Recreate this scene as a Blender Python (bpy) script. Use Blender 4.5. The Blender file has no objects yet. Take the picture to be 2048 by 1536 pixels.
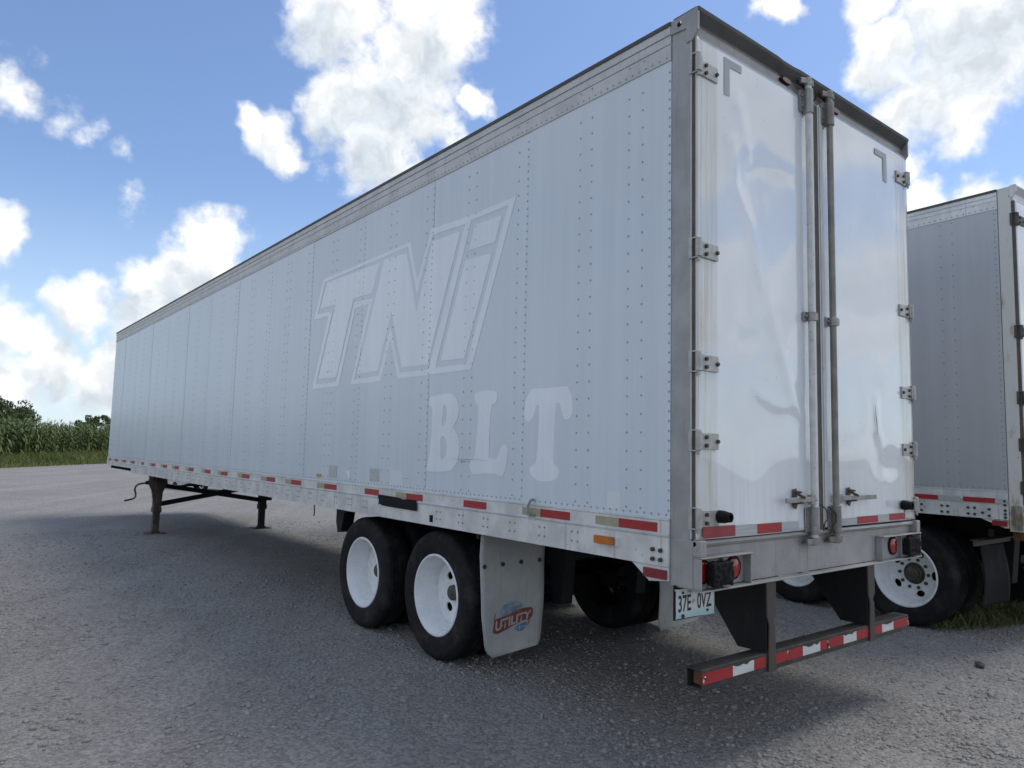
import bpy, bmesh, math, random
import numpy as np
from mathutils import Vector, Matrix
from mathutils.geometry import tessellate_polygon

SC = bpy.context.scene
COL = SC.collection
PI = math.pi
rad = math.radians

# ------------------------------------------------------------------ camera
YAW, PITCH, ROLL = 0.67125, 0.09128, 0.02305
fw = Vector((math.sin(YAW)*math.cos(PITCH), math.cos(YAW)*math.cos(PITCH), math.sin(PITCH)))
r0 = Vector((math.cos(YAW), -math.sin(YAW), 0)); u0 = r0.cross(fw)
rt = math.cos(ROLL)*r0 + math.sin(ROLL)*u0
up = -math.sin(ROLL)*r0 + math.cos(ROLL)*u0
cam_d = bpy.data.cameras.new('camera'); cam = bpy.data.objects.new('camera', cam_d); COL.objects.link(cam)
M = Matrix((rt, up, -fw)).transposed().to_4x4(); M.translation = Vector((-3.12635, -2.41240, 1.64638))
cam.matrix_world = M
cam_d.sensor_width = 36.0; cam_d.sensor_fit = 'HORIZONTAL'; cam_d.lens = 1454.41/2048*36
cam_d.clip_start = 0.05; cam_d.clip_end = 6000
SC.camera = cam

# ------------------------------------------------------------------ light, sky, exposure
SUN_EL, SUN_AZ = 63.0, 98.0         # azimuth clockwise from +Y
SUN_STRENGTH, SUN_ANGLE = 1.3, 26.0
SKY_STRENGTH = 0.15
SC.view_settings.view_transform = 'Standard'; SC.view_settings.look = 'None'
SC.view_settings.exposure = 0.46; SC.view_settings.gamma = 1.0
SC.view_settings.use_curve_mapping = False
SC.cycles.use_denoising = True
SC.cycles.max_bounces = 6

sd = bpy.data.lights.new('sun', 'SUN'); so = bpy.data.objects.new('sun', sd); COL.objects.link(so)
sd.energy = SUN_STRENGTH; sd.angle = rad(SUN_ANGLE); sd.color = (1.0, 0.96, 0.9)
sdir = Vector((math.sin(rad(SUN_AZ))*math.cos(rad(SUN_EL)), math.cos(rad(SUN_AZ))*math.cos(rad(SUN_EL)), math.sin(rad(SUN_EL))))
so.rotation_euler = sdir.to_track_quat('Z', 'Y').to_euler(); so.location = (20, 10, 40)

class NT:
    """small node-tree helper"""
    def __init__(s, nt): s.nt = nt; s.n = nt.nodes; s.l = nt.links
    def node(s, t, **kw):
        n = s.n.new(t)
        for k, v in kw.items(): setattr(n, k, v)
        return n
    def put(s, sock, v):
        if v is None: return
        if hasattr(v, 'is_output'): s.l.new(v, sock)
        else: sock.default_value = v
    def m(s, op, a, b=None, c=None, clamp=False):
        n = s.node('ShaderNodeMath', operation=op); n.use_clamp = clamp
        for i, v in enumerate((a, b, c)): s.put(n.inputs[i], v)
        return n.outputs[0]
    def vm(s, op, a, b=None, scale=None):
        n = s.node('ShaderNodeVectorMath', operation=op)
        s.put(n.inputs[0], a); s.put(n.inputs[1], b)
        if scale is not None: s.put(n.inputs['Scale'], scale)
        return n.outputs['Value'] if op in ('DISTANCE', 'LENGTH', 'DOT_PRODUCT') else n.outputs[0]
    def noise(s, vec, scale, detail=4, rough=0.55, dist=0.0, color=False):
        n = s.node('ShaderNodeTexNoise'); s.put(n.inputs['Vector'], vec)
        n.inputs['Scale'].default_value = scale; n.inputs['Detail'].default_value = detail
        n.inputs['Roughness'].default_value = rough; n.inputs['Distortion'].default_value = dist
        return n.outputs['Color'] if color else n.outputs['Fac']
    def voro(s, vec, scale, feature='F1', out='Distance', rnd=1.0):
        n = s.node('ShaderNodeTexVoronoi', feature=feature); s.put(n.inputs['Vector'], vec)
        n.inputs['Scale'].default_value = scale; n.inputs['Randomness'].default_value = rnd
        return n.outputs[out]
    def ss(s, v, lo, hi, a=0.0, b=1.0):
        n = s.node('ShaderNodeMapRange', interpolation_type='SMOOTHSTEP'); s.put(n.inputs['Value'], v)
        for k, x in zip(('From Min', 'From Max', 'To Min', 'To Max'), (lo, hi, a, b)): s.put(n.inputs[k], x)
        return n.outputs[0]
    def mix(s, f, a, b, mode='MIX'):
        n = s.node('ShaderNodeMix', data_type='RGBA', blend_type=mode)
        s.put(n.inputs[0], f)
        for sock, v in ((n.inputs[6], a), (n.inputs[7], b)):
            if isinstance(v, tuple) and len(v) == 3: v = (*v, 1)
            s.put(sock, v)
        return n.outputs[2]
    def mapping(s, vec, scale=(1, 1, 1), rot=(0, 0, 0)):
        n = s.node('ShaderNodeMapping'); s.put(n.inputs['Vector'], vec)
        n.inputs['Scale'].default_value = scale; n.inputs['Rotation'].default_value = rot
        return n.outputs[0]
    def sep(s, vec):
        n = s.node('ShaderNodeSeparateXYZ'); s.put(n.inputs[0], vec); return n.outputs

W = bpy.data.worlds.new('World'); SC.world = W; W.use_nodes = True
W.cycles.sampling_method = 'MANUAL'; W.cycles.sample_map_resolution = 512
t = NT(W.node_tree); t.n.clear()
sky = t.node('ShaderNodeTexSky', sky_type='NISHITA'); sky.sun_disc = False
sky.sun_elevation = rad(SUN_EL); sky.sun_rotation = rad(SUN_AZ)
sky.air_density = 1.0; sky.dust_density = 0.6; sky.ozone_density = 1.0
D = t.vm('NORMALIZE', t.node('ShaderNodeTexCoord').outputs['Generated'])
zc = t.sep(D)[2]
# cumulus: centres (directions in the world) and angular radii of the clouds that stand over the place
BLOBS = [((.345,.785,.515),.070),((.448,.732,.513),.075),((.43,.783,.45),.100),((.383,.824,.417),.055),((.427,.815,.385),.070),
 ((.47,.775,.42),.05),((.516,.73,.448),.030),((.286,.874,.392),.030),((.308,.871,.384),.040),((.318,.874,.372),.036),
 ((.263,.937,.235),.055),((.232,.952,.205),.048),((.19,.967,.185),.040),((.136,.979,.154),.040),((.27,.945,.19),.055),((.2,.965,.15),.050),
 ((.030,.922,.390),.028),((.040,.927,.372),.026),((.042,.974,.222),.038),((.01,.976,.215),.045),
 ((.088,.93,.357),.019),((.11,.932,.349),.014),((.150,.928,.341),.013),((.165,.944,.288),.017),
 ((.06,.989,.129),.040),((.102,.991,.092),.045),((.158,.985,.073),.05),((.05,.995,.07),.05),((.2,.975,.09),.06),
 ((.847,.279,.452),.11),((.81,.36,.455),.050),((.85,.33,.40),.06),((.875,.31,.375),.045),((.89,.22,.43),.055),((.732,.439,.525),.030),
 ((.79,.36,.51),.045),((.86,.2,.48),.12),((.872,.365,.335),.026),((.895,.35,.295),.038),((.91,.3,.29),.035),((.93,.26,.27),.045)]
wv = t.noise(D, 9.0, 3, 0.6, color=True)
wv2 = t.noise(D, 34.0, 2, 0.6, color=True)
Dw = t.vm('ADD', D, t.vm('SCALE', t.vm('SUBTRACT', wv, (.5, .5, .5)), scale=0.085))
Dw = t.vm('ADD', Dw, t.vm('SCALE', t.vm('SUBTRACT', wv2, (.5, .5, .5)), scale=0.030))
Ds = t.vm('ADD', Dw, tuple(Vector((0.012, -0.004, 0.030))))          # the same field a little way towards the sun: what shades each cloud
acc = acc2 = None
for c, r in BLOBS:
    v = tuple(Vector(c).normalized())
    b = t.m('MULTIPLY_ADD', t.vm('DISTANCE', Dw, v), -1.0/r, 1.0)
    if r < 0.03: b = t.m('MULTIPLY', b, r/0.06)
    acc = b if acc is None else t.m('MAXIMUM', acc, b)
    if r > 0.034:
        b2 = t.m('MULTIPLY_ADD', t.vm('DISTANCE', Ds, v), -1.0/r, 1.0)
        acc2 = b2 if acc2 is None else t.m('SMOOTH_MAX', acc2, b2, 0.25)
# the rest of the sky carries the same kind of scattered cumulus
zz = t.m('ADD', t.m('ABSOLUTE', zc), 0.22)
pl = t.vm('DIVIDE', Dw, None); t.put(pl.node.inputs[1], None)
comb = t.node('ShaderNodeCombineXYZ')
for i in range(3): t.put(comb.inputs[i], zz)
t.put(pl.node.inputs[1], comb.outputs[0])
gn = t.noise(pl, 1.35, 3, 0.55)
gen = t.m('MULTIPLY', t.m('SUBTRACT', gn, 0.47), 7.0)
inside = t.ss(t.vm('DISTANCE', D, tuple(Vector((.56, .72, .30)).normalized())), 0.62, 0.95)
gen = t.m('SUBTRACT', gen, t.m('MULTIPLY', t.m('SUBTRACT', 1.0, inside), 6.0))
shape = t.m('MAXIMUM', acc, gen)
shape2 = t.m('MAXIMUM', acc2, t.m('SUBTRACT', gen, 0.15))
fine = t.noise(D, 26.0, 6, 0.62)
dens = t.m('ADD', shape, t.m('MULTIPLY', t.m('SUBTRACT', fine, 0.5), 1.1))
alpha = t.m('MULTIPLY', t.ss(dens, -0.08, 0.52), t.ss(zc, -0.02, 0.02))
core = t.m('ADD', shape2, t.m('MULTIPLY', t.m('SUBTRACT', t.noise(Dw, 16.0, 3, 0.55), 0.5), 1.0))
shade = t.ss(core, 0.05, 0.85)
ccol = t.mix(shade, (1.0, 1.0, 1.0), (0.62, 0.68, 0.74))
puff = t.ss(t.noise(Dw, 40.0, 3, 0.6), 0.30, 0.70, 0.90, 1.08)
ccol = t.mix(1.0, ccol, puff, 'MULTIPLY')
ccol = t.vm('SCALE', ccol, scale=0.84/SKY_STRENGTH)
bl = t.mix(1.0, sky.outputs[0], (0.67, 0.72, 0.81), 'MULTIPLY')
haze_f = t.ss(zc, 0.34, 0.0, 0.0, 0.55)
bl = t.mix(haze_f, bl, tuple(c/SKY_STRENGTH for c in (0.56, 0.70, 0.84)))
fin = t.mix(alpha, bl, ccol)
bg = t.node('ShaderNodeBackground'); t.put(bg.inputs[0], fin); bg.inputs[1].default_value = SKY_STRENGTH
out = t.node('ShaderNodeOutputWorld'); t.l.new(bg.outputs[0], out.inputs[0])

# ------------------------------------------------------------------ mesh helpers
class MB:
    def __init__(s): s.v = []; s.f = []
    def add(s, vs, fs):
        o = len(s.v); s.v += [tuple(p) for p in vs]; s.f += [tuple(i+o for i in q) for q in fs]; return s
    def box(s, x0, x1, y0, y1, z0, z1):
        return s.add([(x0,y0,z0),(x1,y0,z0),(x1,y1,z0),(x0,y1,z0),(x0,y0,z1),(x1,y0,z1),(x1,y1,z1),(x0,y1,z1)],
            [(0,3,2,1),(4,5,6,7),(0,1,5,4),(1,2,6,5),(2,3,7,6),(3,0,4,7)])
    def bar(s, p, q, w, h, upv=(0,0,1)):
        p = Vector(p); q = Vector(q); d = (q-p).normalized(); a = d.cross(Vector(upv))
        if a.length < 1e-4: a = d.cross(Vector((1,0,0)))
        a.normalize(); b = a.cross(d); vs = []
        for e in (p, q):
            for i, j in ((-1,-1),(1,-1),(1,1),(-1,1)): vs.append(e + a*(i*w/2) + b*(j*h/2))
        return s.add(vs, [(0,1,2,3),(7,6,5,4),(0,4,5,1),(1,5,6,2),(2,6,7,3),(3,7,4,0)])
    def cyl(s, p, q, r, n=12, r2=None):
        p = Vector(p); q = Vector(q); d = (q-p).normalized(); r2 = r if r2 is None else r2
        a = d.orthogonal().normalized(); b = d.cross(a); vs = []
        for e, rr in ((p, r), (q, r2)):
            for i in range(n):
                c = 2*PI*i/n; vs.append(e + a*(math.cos(c)*rr) + b*(math.sin(c)*rr))
        fs = [tuple(range(n-1, -1, -1)), tuple(range(n, 2*n))] + [(i, (i+1) % n, n+(i+1) % n, n+i) for i in range(n)]
        return s.add(vs, fs)
    def tube(s, pts, r, n=8):
        pts = [Vector(p) for p in pts]; vs = []; fs = []; a = None
        for k, p in enumerate(pts):
            d = (pts[min(k+1, len(pts)-1)] - pts[max(k-1, 0)]).normalized()
            if a is None: a = d.orthogonal().normalized()
            a = (a - d*a.dot(d)).normalized(); b = d.cross(a)
            rr = r[k] if isinstance(r, (list, tuple)) else r
            for i in range(n):
                c = 2*PI*i/n; vs.append(p + a*(math.cos(c)*rr) + b*(math.sin(c)*rr))
        for k in range(len(pts)-1):
            for i in range(n):
                fs.append((k*n+i, k*n+(i+1) % n, (k+1)*n+(i+1) % n, (k+1)*n+i))
        fs += [tuple(range(n-1, -1, -1)), tuple(range((len(pts)-1)*n, len(pts)*n))]
        return s.add(vs, fs)
    def lathe(s, prof, n=48, closed=True):
        """profile of (x, r) turned about the X axis"""
        k = len(prof); vs = []; fs = []
        for i in range(n):
            c = 2*PI*i/n
            for x, r in prof: vs.append((x, math.cos(c)*r, math.sin(c)*r))
        for i in range(n):
            j = (i+1) % n
            for m in range(k if closed else k-1):
                m2 = (m+1) % k
                fs.append((i*k+m, i*k+m2, j*k+m2, j*k+m))
        return s.add(vs, fs)
    def prism(s, loops, fmap, depth):
        """polygon (first loop) with holes, thickened from 0 to depth; fmap(u, v, w) -> xyz"""
        flat = [p for l in loops for p in l]; n = len(flat)
        tris = tessellate_polygon([[Vector((a, b, 0)) for a, b in l] for l in loops])
        vs = [fmap(a, b, 0) for a, b in flat] + [fmap(a, b, depth) for a, b in flat]
        fs = [tuple(q) for q in tris] + [tuple(i+n for i in reversed(q)) for q in tris]
        o = 0
        for l in loops:
            m = len(l)
            for i in range(m): fs.append((o+i, o+(i+1) % m, n+o+(i+1) % m, n+o+i))
            o += m
        return s.add(vs, fs)
    def dome(s, c, nrm, r, h, n=6):
        c = Vector(c); d = Vector(nrm).normalized(); a = d.orthogonal().normalized(); b = d.cross(a); vs = []
        for rr, hh in ((r, 0), (r*.62, h)):
            for i in range(n):
                q = 2*PI*i/n; vs.append(c + d*hh + a*(math.cos(q)*rr) + b*(math.sin(q)*rr))
        return s.add(vs, [(i, (i+1) % n, n+(i+1) % n, n+i) for i in range(n)] + [tuple(range(n, 2*n))])
    def mesh(s, name, smooth=None, recalc=True):
        me = bpy.data.meshes.new(name); me.from_pydata(s.v, [], s.f)
        if recalc:
            bm = bmesh.new(); bm.from_mesh(me); bmesh.ops.recalc_face_normals(bm, faces=bm.faces); bm.to_mesh(me); bm.free()
        if smooth is not None:
            me.shade_smooth(); me.set_sharp_from_angle(angle=rad(smooth))
        me.update(); return me
    def build(s, name, mat, parent=None, smooth=None, bev=0, recalc=True, loc=None, rot=None):
        return place(s.mesh(name, smooth, recalc), name, mat, parent, bev, loc, rot)

def place(me, name, mat, parent=None, bev=0, loc=None, rot=None):
    if mat is not None and not me.materials: me.materials.append(mat)
    o = bpy.data.objects.new(name, me); COL.objects.link(o)
    if parent is not None: o.parent = parent
    if loc is not None: o.location = loc
    if rot is not None: o.rotation_euler = rot
    if bev:
        b = o.modifiers.new('bevel', 'BEVEL'); b.width = bev; b.segments = 2; b.limit_method = 'ANGLE'; b.angle_limit = rad(40)
    return o
def empty(name, loc=(0,0,0), rz=0, parent=None):
    o = bpy.data.objects.new(name, None); COL.objects.link(o); o.location = loc; o.rotation_euler = (0,0,rz); o.empty_display_size = .3
    if parent is not None: o.parent = parent
    return o
def tag(o, label=None, cat=None, group=None, kind=None):
    for k, v in (('label', label), ('category', cat), ('group', group), ('kind', kind)):
        if v: o[k] = v
    return o
def np_mesh(name, V, F):
    """V (n,3), F (m,k) numpy arrays"""
    me = bpy.data.meshes.new(name); k = F.shape[1]
    me.vertices.add(len(V)); me.vertices.foreach_set('co', V.astype(np.float32).ravel())
    me.loops.add(F.size); me.loops.foreach_set('vertex_index', F.astype(np.int32).ravel())
    me.polygons.add(len(F)); me.polygons.foreach_set('loop_start', np.arange(0, F.size, k, dtype=np.int32))
    me.polygons.foreach_set('loop_total', np.full(len(F), k, dtype=np.int32))
    me.update(calc_edges=True); return me
def text_mesh(txt, fmap, bold=0.0):
    """letters as a flat mesh, their box mapped by fmap(u in 0..1, v in 0..1)"""
    c = bpy.data.curves.new('txt', 'FONT'); c.body = txt; c.offset = bold
    o = bpy.data.objects.new('txt', c); COL.objects.link(o)
    dg = bpy.context.evaluated_depsgraph_get(); dg.update()
    me = bpy.data.meshes.new_from_object(o.evaluated_get(dg))
    bpy.data.objects.remove(o); bpy.data.curves.remove(c)
    xs = [v.co.x for v in me.vertices]; ys = [v.co.y for v in me.vertices]
    x0, x1, y0, y1 = min(xs), max(xs), min(ys), max(ys)
    for v in me.vertices: v.co = fmap((v.co.x-x0)/(x1-x0), (v.co.y-y0)/(y1-y0))
    me.update(); return me
def quad_map(bl, br, tr, tl, to3):
    def f(u, v):
        x = (1-u)*(1-v)*bl[0]+u*(1-v)*br[0]+u*v*tr[0]+(1-u)*v*tl[0]
        z = (1-u)*(1-v)*bl[1]+u*(1-v)*br[1]+u*v*tr[1]+(1-u)*v*tl[1]
        return Vector(to3(x, z))
    return f
def smooth_loop(l, n=3):
    out = []; m = len(l)
    for i in range(m):
        p0, p1, p2, p3 = (l[(i+k-1) % m] for k in range(4))
        for j in range(n):
            q = j/n; q2 = q*q; q3 = q2*q
            out.append(tuple(.5*(2*p1[k]+(-p0[k]+p2[k])*q+(2*p0[k]-5*p1[k]+4*p2[k]-p3[k])*q2+(-p0[k]+3*p1[k]-3*p2[k]+p3[k])*q3) for k in (0, 1)))
    return out

# ------------------------------------------------------------------ materials
def mat(name, base, rough=0.6, metal=0.0, spec=0.5, coat=0.0, fn=None):
    m = bpy.data.materials.new(name); m.use_nodes = True
    k = NT(m.node_tree); b = k.n['Principled BSDF']
    b.inputs['Base Color'].default_value = (*base, 1); b.inputs['Roughness'].default_value = rough
    b.inputs['Metallic'].default_value = metal; b.inputs['Specular IOR Level'].default_value = spec
    b.inputs['Coat Weight'].default_value = coat
    if fn:
        co = k.node('ShaderNodeTexCoord').outputs['Object']
        fn(k, b, co, base)
    return m
def bump(k, b, h, strength, dist):
    n = k.node('ShaderNodeBump'); n.inputs['Strength'].default_value = strength; n.inputs['Distance'].default_value = dist
    k.put(n.inputs['Height'], h); k.put(b.inputs['Normal'], n.outputs[0]); return n
def scl(c, f): return tuple(x*f for x in c)

def fn_worn(lo=0.82, hi=1.08, sc=6.0, dirt=(0.16,0.14,0.12), amount=0.25, rvar=0.12):
    """patchy paint/metal: tone patches, small stains, run marks down the surface"""
    def f(k, b, co, base):
        a = k.noise(co, sc, 5, 0.6)
        c = k.mix(k.ss(a, 0.3, 0.7), scl(base, lo), scl(base, hi))
        st = k.noise(k.mapping(co, (38, 38, 1.6)), 1.0, 4, 0.6)
        sp = k.noise(co, 42.0, 3, 0.6)
        d = k.m('MULTIPLY', k.m('MAXIMUM', k.ss(st, 0.56, 0.78), k.ss(sp, 0.64, 0.74)), amount)
        k.put(b.inputs['Base Color'], k.mix(d, c, dirt))
        k.put(b.inputs['Roughness'], k.m('MULTIPLY_ADD', a, rvar, b.inputs['Roughness'].default_value - rvar/2))
        bump(k, b, k.noise(co, 60, 3, 0.6), 0.15, 0.002)
    return f
def fn_panel(k, b, co, base):
    rnd = k.node('ShaderNodeObjectInfo').outputs['Random']
    st = k.noise(k.mapping(co, (1, 9.0, 0.30)), 1.0, 5, 0.62)
    st2 = k.noise(k.mapping(co, (1, 60.0, 0.8)), 1.0, 3, 0.6)
    pt = k.noise(co, 1.3, 4, 0.5)
    f = k.m('ADD', k.m('MULTIPLY', st, 0.5), k.m('MULTIPLY', st2, 0.22))
    f = k.m('ADD', f, k.m('MULTIPLY', pt, 0.28)); f = k.m('ADD', f, k.m('MULTIPLY', k.m('SUBTRACT', rnd, 0.5), 0.08))
    c = k.mix(k.ss(f, 0.28, 0.72), scl(base, 0.925), scl(base, 1.055))
    spk = k.ss(k.noise(co, 55.0, 4, 0.65), 0.66, 0.76)
    c = k.mix(k.m('MULTIPLY', spk, 0.35), c, (0.22, 0.22, 0.22))
    k.put(b.inputs['Base Color'], c)
    k.put(b.inputs['Roughness'], k.m('MULTIPLY_ADD', st, 0.16, b.inputs['Roughness'].default_value - 0.08))
    h = k.m('ADD', k.noise(k.mapping(co, (1, 1.0, 0.55)), 2.2, 2, 0.5), k.m('MULTIPLY', k.noise(co, 14.0, 2, 0.5), 0.03))
    bump(k, b, h, 0.35, 0.02)
def fn_ghost(k, b, co, base):
    fn_panel(k, b, co, base)
    src = b.inputs['Base Color'].links[0].from_socket
    w = k.ss(k.noise(k.mapping(co, (1, 2.2, 1.2)), 1.6, 5, 0.62), 0.28, 0.52, 0.70, 1.0)
    e = k.ss(k.noise(co, 24.0, 4, 0.65), 0.26, 0.38)
    k.put(b.inputs['Base Color'], k.mix(k.m('MULTIPLY', w, e), scl(base, 0.825), src))
def fn_door(fine):
    def f(k, b, co, base):
        x = k.sep(co)[0]; z = k.sep(co)[2]
        st = k.noise(k.mapping(co, (26, 1, 1.1)), 1.0, 5, 0.62)
        edge = k.ss(x, 0.24, 0.05) if not fine else k.ss(x, 2.28, 2.5)
        low = k.ss(z, 1.9, 1.2)
        d = k.m('MULTIPLY', k.ss(st, 0.44, 0.76), k.m('MULTIPLY_ADD', edge, 0.75, k.m('MULTIPLY', low, 0.20)))
        c = k.mix(k.ss(k.noise(co, 2.0, 4, 0.5), 0.3, 0.7), scl(base, 0.95), scl(base, 1.03))
        grime = k.ss(x, 0.205, 0.185, 0.0, 1.0) if not fine else k.ss(x, 2.385, 2.405, 0.0, 1.0)
        c = k.mix(k.m('MULTIPLY', grime, k.ss(k.noise(k.mapping(co, (8, 1, 0.9)), 1.0, 4, 0.6), 0.25, 0.65, 0.12, 0.42)), c, (0.50, 0.46, 0.38))
        c = k.mix(d, c, (0.30, 0.24, 0.16))
        sp = k.ss(k.noise(co, 48.0, 3, 0.6), 0.70, 0.76)
        c = k.mix(k.m('MULTIPLY', sp, 0.5), c, (0.14, 0.12, 0.10))
        k.put(b.inputs['Base Color'], c)
        h = k.noise(k.mapping(co, (1, 1, 0.45)), 30.0 if fine else 3.0, 3, 0.55)
        big = k.noise(co, 1.6, 2, 0.5)
        h = k.m('ADD', k.m('MULTIPLY', h, 0.10 if fine else 0.3), big)
        bump(k, b, h, 0.30, 0.02)
        k.put(b.inputs['Roughness'], k.m('MULTIPLY_ADD', st, 0.10, b.inputs['Roughness'].default_value))
    return f
def fn_tyre(k, b, co, base):
    a = k.noise(co, 7.0, 6, 0.65); r = k.noise(co, 60.0, 3, 0.6)
    c = k.mix(k.ss(a, 0.46, 0.72), base, (0.038, 0.033, 0.028))
    c = k.mix(k.ss(r, 0.62, 0.75, 0, 0.5), c, (0.09, 0.08, 0.07))
    k.put(b.inputs['Base Color'], c); bump(k, b, r, 0.3, 0.003)
def fn_gravel(k, b, co, base):
    v1 = k.voro(co, 52.0); v2 = k.voro(co, 23.0); c1 = k.voro(co, 52.0, out='Color'); n1 = k.noise(co, 120.0, 3, 0.7)
    big = k.noise(co, 0.35, 5, 0.6); mid = k.noise(co, 2.6, 5, 0.6)
    cb = k.node('ShaderNodeCombineXYZ')
    k.put(cb.inputs[0], k.m('MULTIPLY', k.vm('DOT_PRODUCT', co, (0.86, -0.51, 0)), 1.3)); k.put(cb.inputs[1], k.m('MULTIPLY', k.vm('DOT_PRODUCT', co, (0.51, 0.86, 0)), 0.05))
    tr = k.noise(cb.outputs[0], 1.0, 4, 0.6, 0.4)
    g = k.m('ADD', k.m('MULTIPLY', k.sep(c1)[0], 0.45), k.m('MULTIPLY', n1, 0.55))
    c = k.mix(k.ss(g, 0.15, 0.85), scl(base, 0.66), scl(base, 1.26))
    c = k.mix(1.0, c, k.ss(k.m('ADD', k.m('MULTIPLY', big, 0.55), k.m('MULTIPLY', mid, 0.45)), 0.3, 0.7, 0.88, 1.10), 'MULTIPLY')
    c = k.mix(1.0, c, k.ss(tr, 0.32, 0.68, 0.92, 1.08), 'MULTIPLY')
    k.put(b.inputs['Base Color'], c)
    loose = k.ss(mid, 0.35, 0.62, 0.35, 1.0)
    h = k.m('ADD', k.m('MULTIPLY', v1, -0.5), k.m('MULTIPLY', v2, -0.6))
    h = k.m('ADD', k.m('MULTIPLY', h, loose), k.m('MULTIPLY', n1, 0.35)); h = k.m('ADD', h, k.m('MULTIPLY', mid, 0.9))
    bump(k, b, h, 1.0, 0.034)
def fn_stone(k, b, co, base):
    n = k.noise(co, 37.0, 2, 0.6); n2 = k.noise(co, 220.0, 3, 0.6)
    k.put(b.inputs['Base Color'], k.mix(k.ss(k.m('ADD', k.m('MULTIPLY', n, .7), k.m('MULTIPLY', n2, .3)), 0.3, 0.7), scl(base, 0.72), scl(base, 1.26)))
    bump(k, b, n2, 0.5, 0.003)
def fn_leaf(c2, sc=0.9):
    def f(k, b, co, base):
        n = k.noise(co, sc, 4, 0.6); n2 = k.noise(co, sc*14, 2, 0.5)
        k.put(b.inputs['Base Color'], k.mix(k.ss(k.m('ADD', k.m('MULTIPLY', n, .6), k.m('MULTIPLY', n2, .4)), 0.32, 0.68), base, c2))
    return f
def fn_rust(c2, sc=7.0, lo=0.45, hi=0.65):
    def f(k, b, co, base):
        n = k.noise(co, sc, 6, 0.65); st = k.noise(k.mapping(co, (22, 22, 2.0)), 1.0, 4, 0.6)
        v = k.m('ADD', k.m('MULTIPLY', n, .6), k.m('MULTIPLY', st, .4))
        k.put(b.inputs['Base Color'], k.mix(k.ss(v, lo, hi), base, c2)); bump(k, b, k.noise(co, 70, 4, .6), .3, .002)
    return f
def fn_rusty_white(k, b, co, base):
    z = k.sep(co)[2]; low = k.ss(z, 2.0, 0.9)
    n = k.noise(k.mapping(co, (9, 9, 3.0)), 1.0, 6, 0.68); sp = k.noise(co, 30.0, 4, 0.65)
    v = k.m('ADD', n, k.m('MULTIPLY', low, 0.12))
    c = k.mix(k.ss(v, 0.56, 0.72), base, (0.36, 0.27, 0.17))
    c = k.mix(k.ss(k.m('ADD', sp, k.m('MULTIPLY', low, 0.05)), 0.68, 0.73), c, (0.10, 0.05, 0.03)); k.put(b.inputs['Base Color'], c)
def fn_tape(chip):
    def f(k, b, co, base):
        n = k.noise(co, 26.0, 5, 0.7); st = k.noise(k.mapping(co, (1, 6, 40)), 3.0, 3, .6)
        c = k.mix(k.ss(st, .3, .7), scl(base, .82), scl(base, 1.1))
        k.put(b.inputs['Base Color'], k.mix(k.ss(n, 0.68, 0.72, 0, 0.8), c, chip))
    return f
def fn_print(k, b, co, base):
    y = k.sep(co)[1]; z = k.sep(co)[2]
    ln = k.m('LESS_THAN', k.m('FRACT', k.m('MULTIPLY', z, 95.0)), 0.45)
    wd = k.m('GREATER_THAN', k.noise(k.mapping(co, (1, 90, 95)), 1.0, 1, 0.5), 0.46)
    k.put(b.inputs['Base Color'], k.mix(k.m('MULTIPLY', k.m('MULTIPLY', ln, wd), 0.75), base, (0.12, 0.12, 0.14)))

MT = {}
MT['panel'] = mat('side paint', (0.615, 0.675, 0.720), 0.36, metal=0.08, spec=0.5, fn=fn_panel)
MT['ghost'] = mat('ghost lettering', (0.785, 0.830, 0.860), 0.36, metal=0.08, spec=0.5, fn=fn_ghost)
MT['panel2'] = mat('bare aluminium panel', (0.455, 0.460, 0.468), 0.42, metal=0.45, fn=fn_panel)
MT['rivet'] = mat('rivet', (0.38, 0.40, 0.42), 0.5, metal=0.3)
MT['rivet2'] = mat('rivet bright', (0.36, 0.37, 0.38), 0.4, metal=0.5)
MT['rail'] = mat('aluminium rail', (0.68, 0.68, 0.67), 0.42, metal=0.25, fn=fn_worn(0.80, 1.08, 5.0, (0.22,0.20,0.17), 0.5))
MT['toprail'] = mat('weathered top rail', (0.56, 0.55, 0.535), 0.5, metal=0.25, fn=fn_worn(0.86, 1.06, 5.0, (0.22,0.20,0.18), 0.35))
MT['frame'] = mat('grey rear frame', (0.36, 0.35, 0.34), 0.5, metal=0.35, fn=fn_worn(0.82, 1.12, 3.5, (0.13,0.115,0.10), 0.45))
MT['dark'] = mat('dark weathered metal', (0.085, 0.082, 0.078), 0.6, metal=0.2, fn=fn_worn(0.75, 1.2, 6.0))
MT['seal'] = mat('rubber door seal', (0.105, 0.088, 0.072), 0.7, fn=fn_worn(0.8, 1.2, 9.0))
MT['door_l'] = mat('door paint dented', (0.76, 0.785, 0.80), 0.09, coat=0.9, fn=fn_door(False))
MT['door_r'] = mat('door paint rippled', (0.76, 0.785, 0.80), 0.10, coat=0.9, fn=fn_door(True))
MT['trim'] = mat('white door trim', (0.70, 0.70, 0.69), 0.3, fn=fn_worn(0.88, 1.04, 6, (0.25,0.2,0.15), 0.4))
MT['rodw'] = mat('white lock rod', (0.62, 0.62, 0.60), 0.4, fn=fn_worn(0.85, 1.05, 12, (0.10,0.08,0.06), 0.8))
MT['rodg'] = mat('grey lock rod', (0.25, 0.235, 0.205), 0.45, metal=0.3, fn=fn_worn(0.75, 1.1, 8, (0.10,0.085,0.06), 0.6))
MT['steel'] = mat('galvanised steel', (0.33, 0.325, 0.31), 0.45, metal=0.5, fn=fn_worn(0.75, 1.12, 16, (0.13,0.10,0.07), 0.6))
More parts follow.
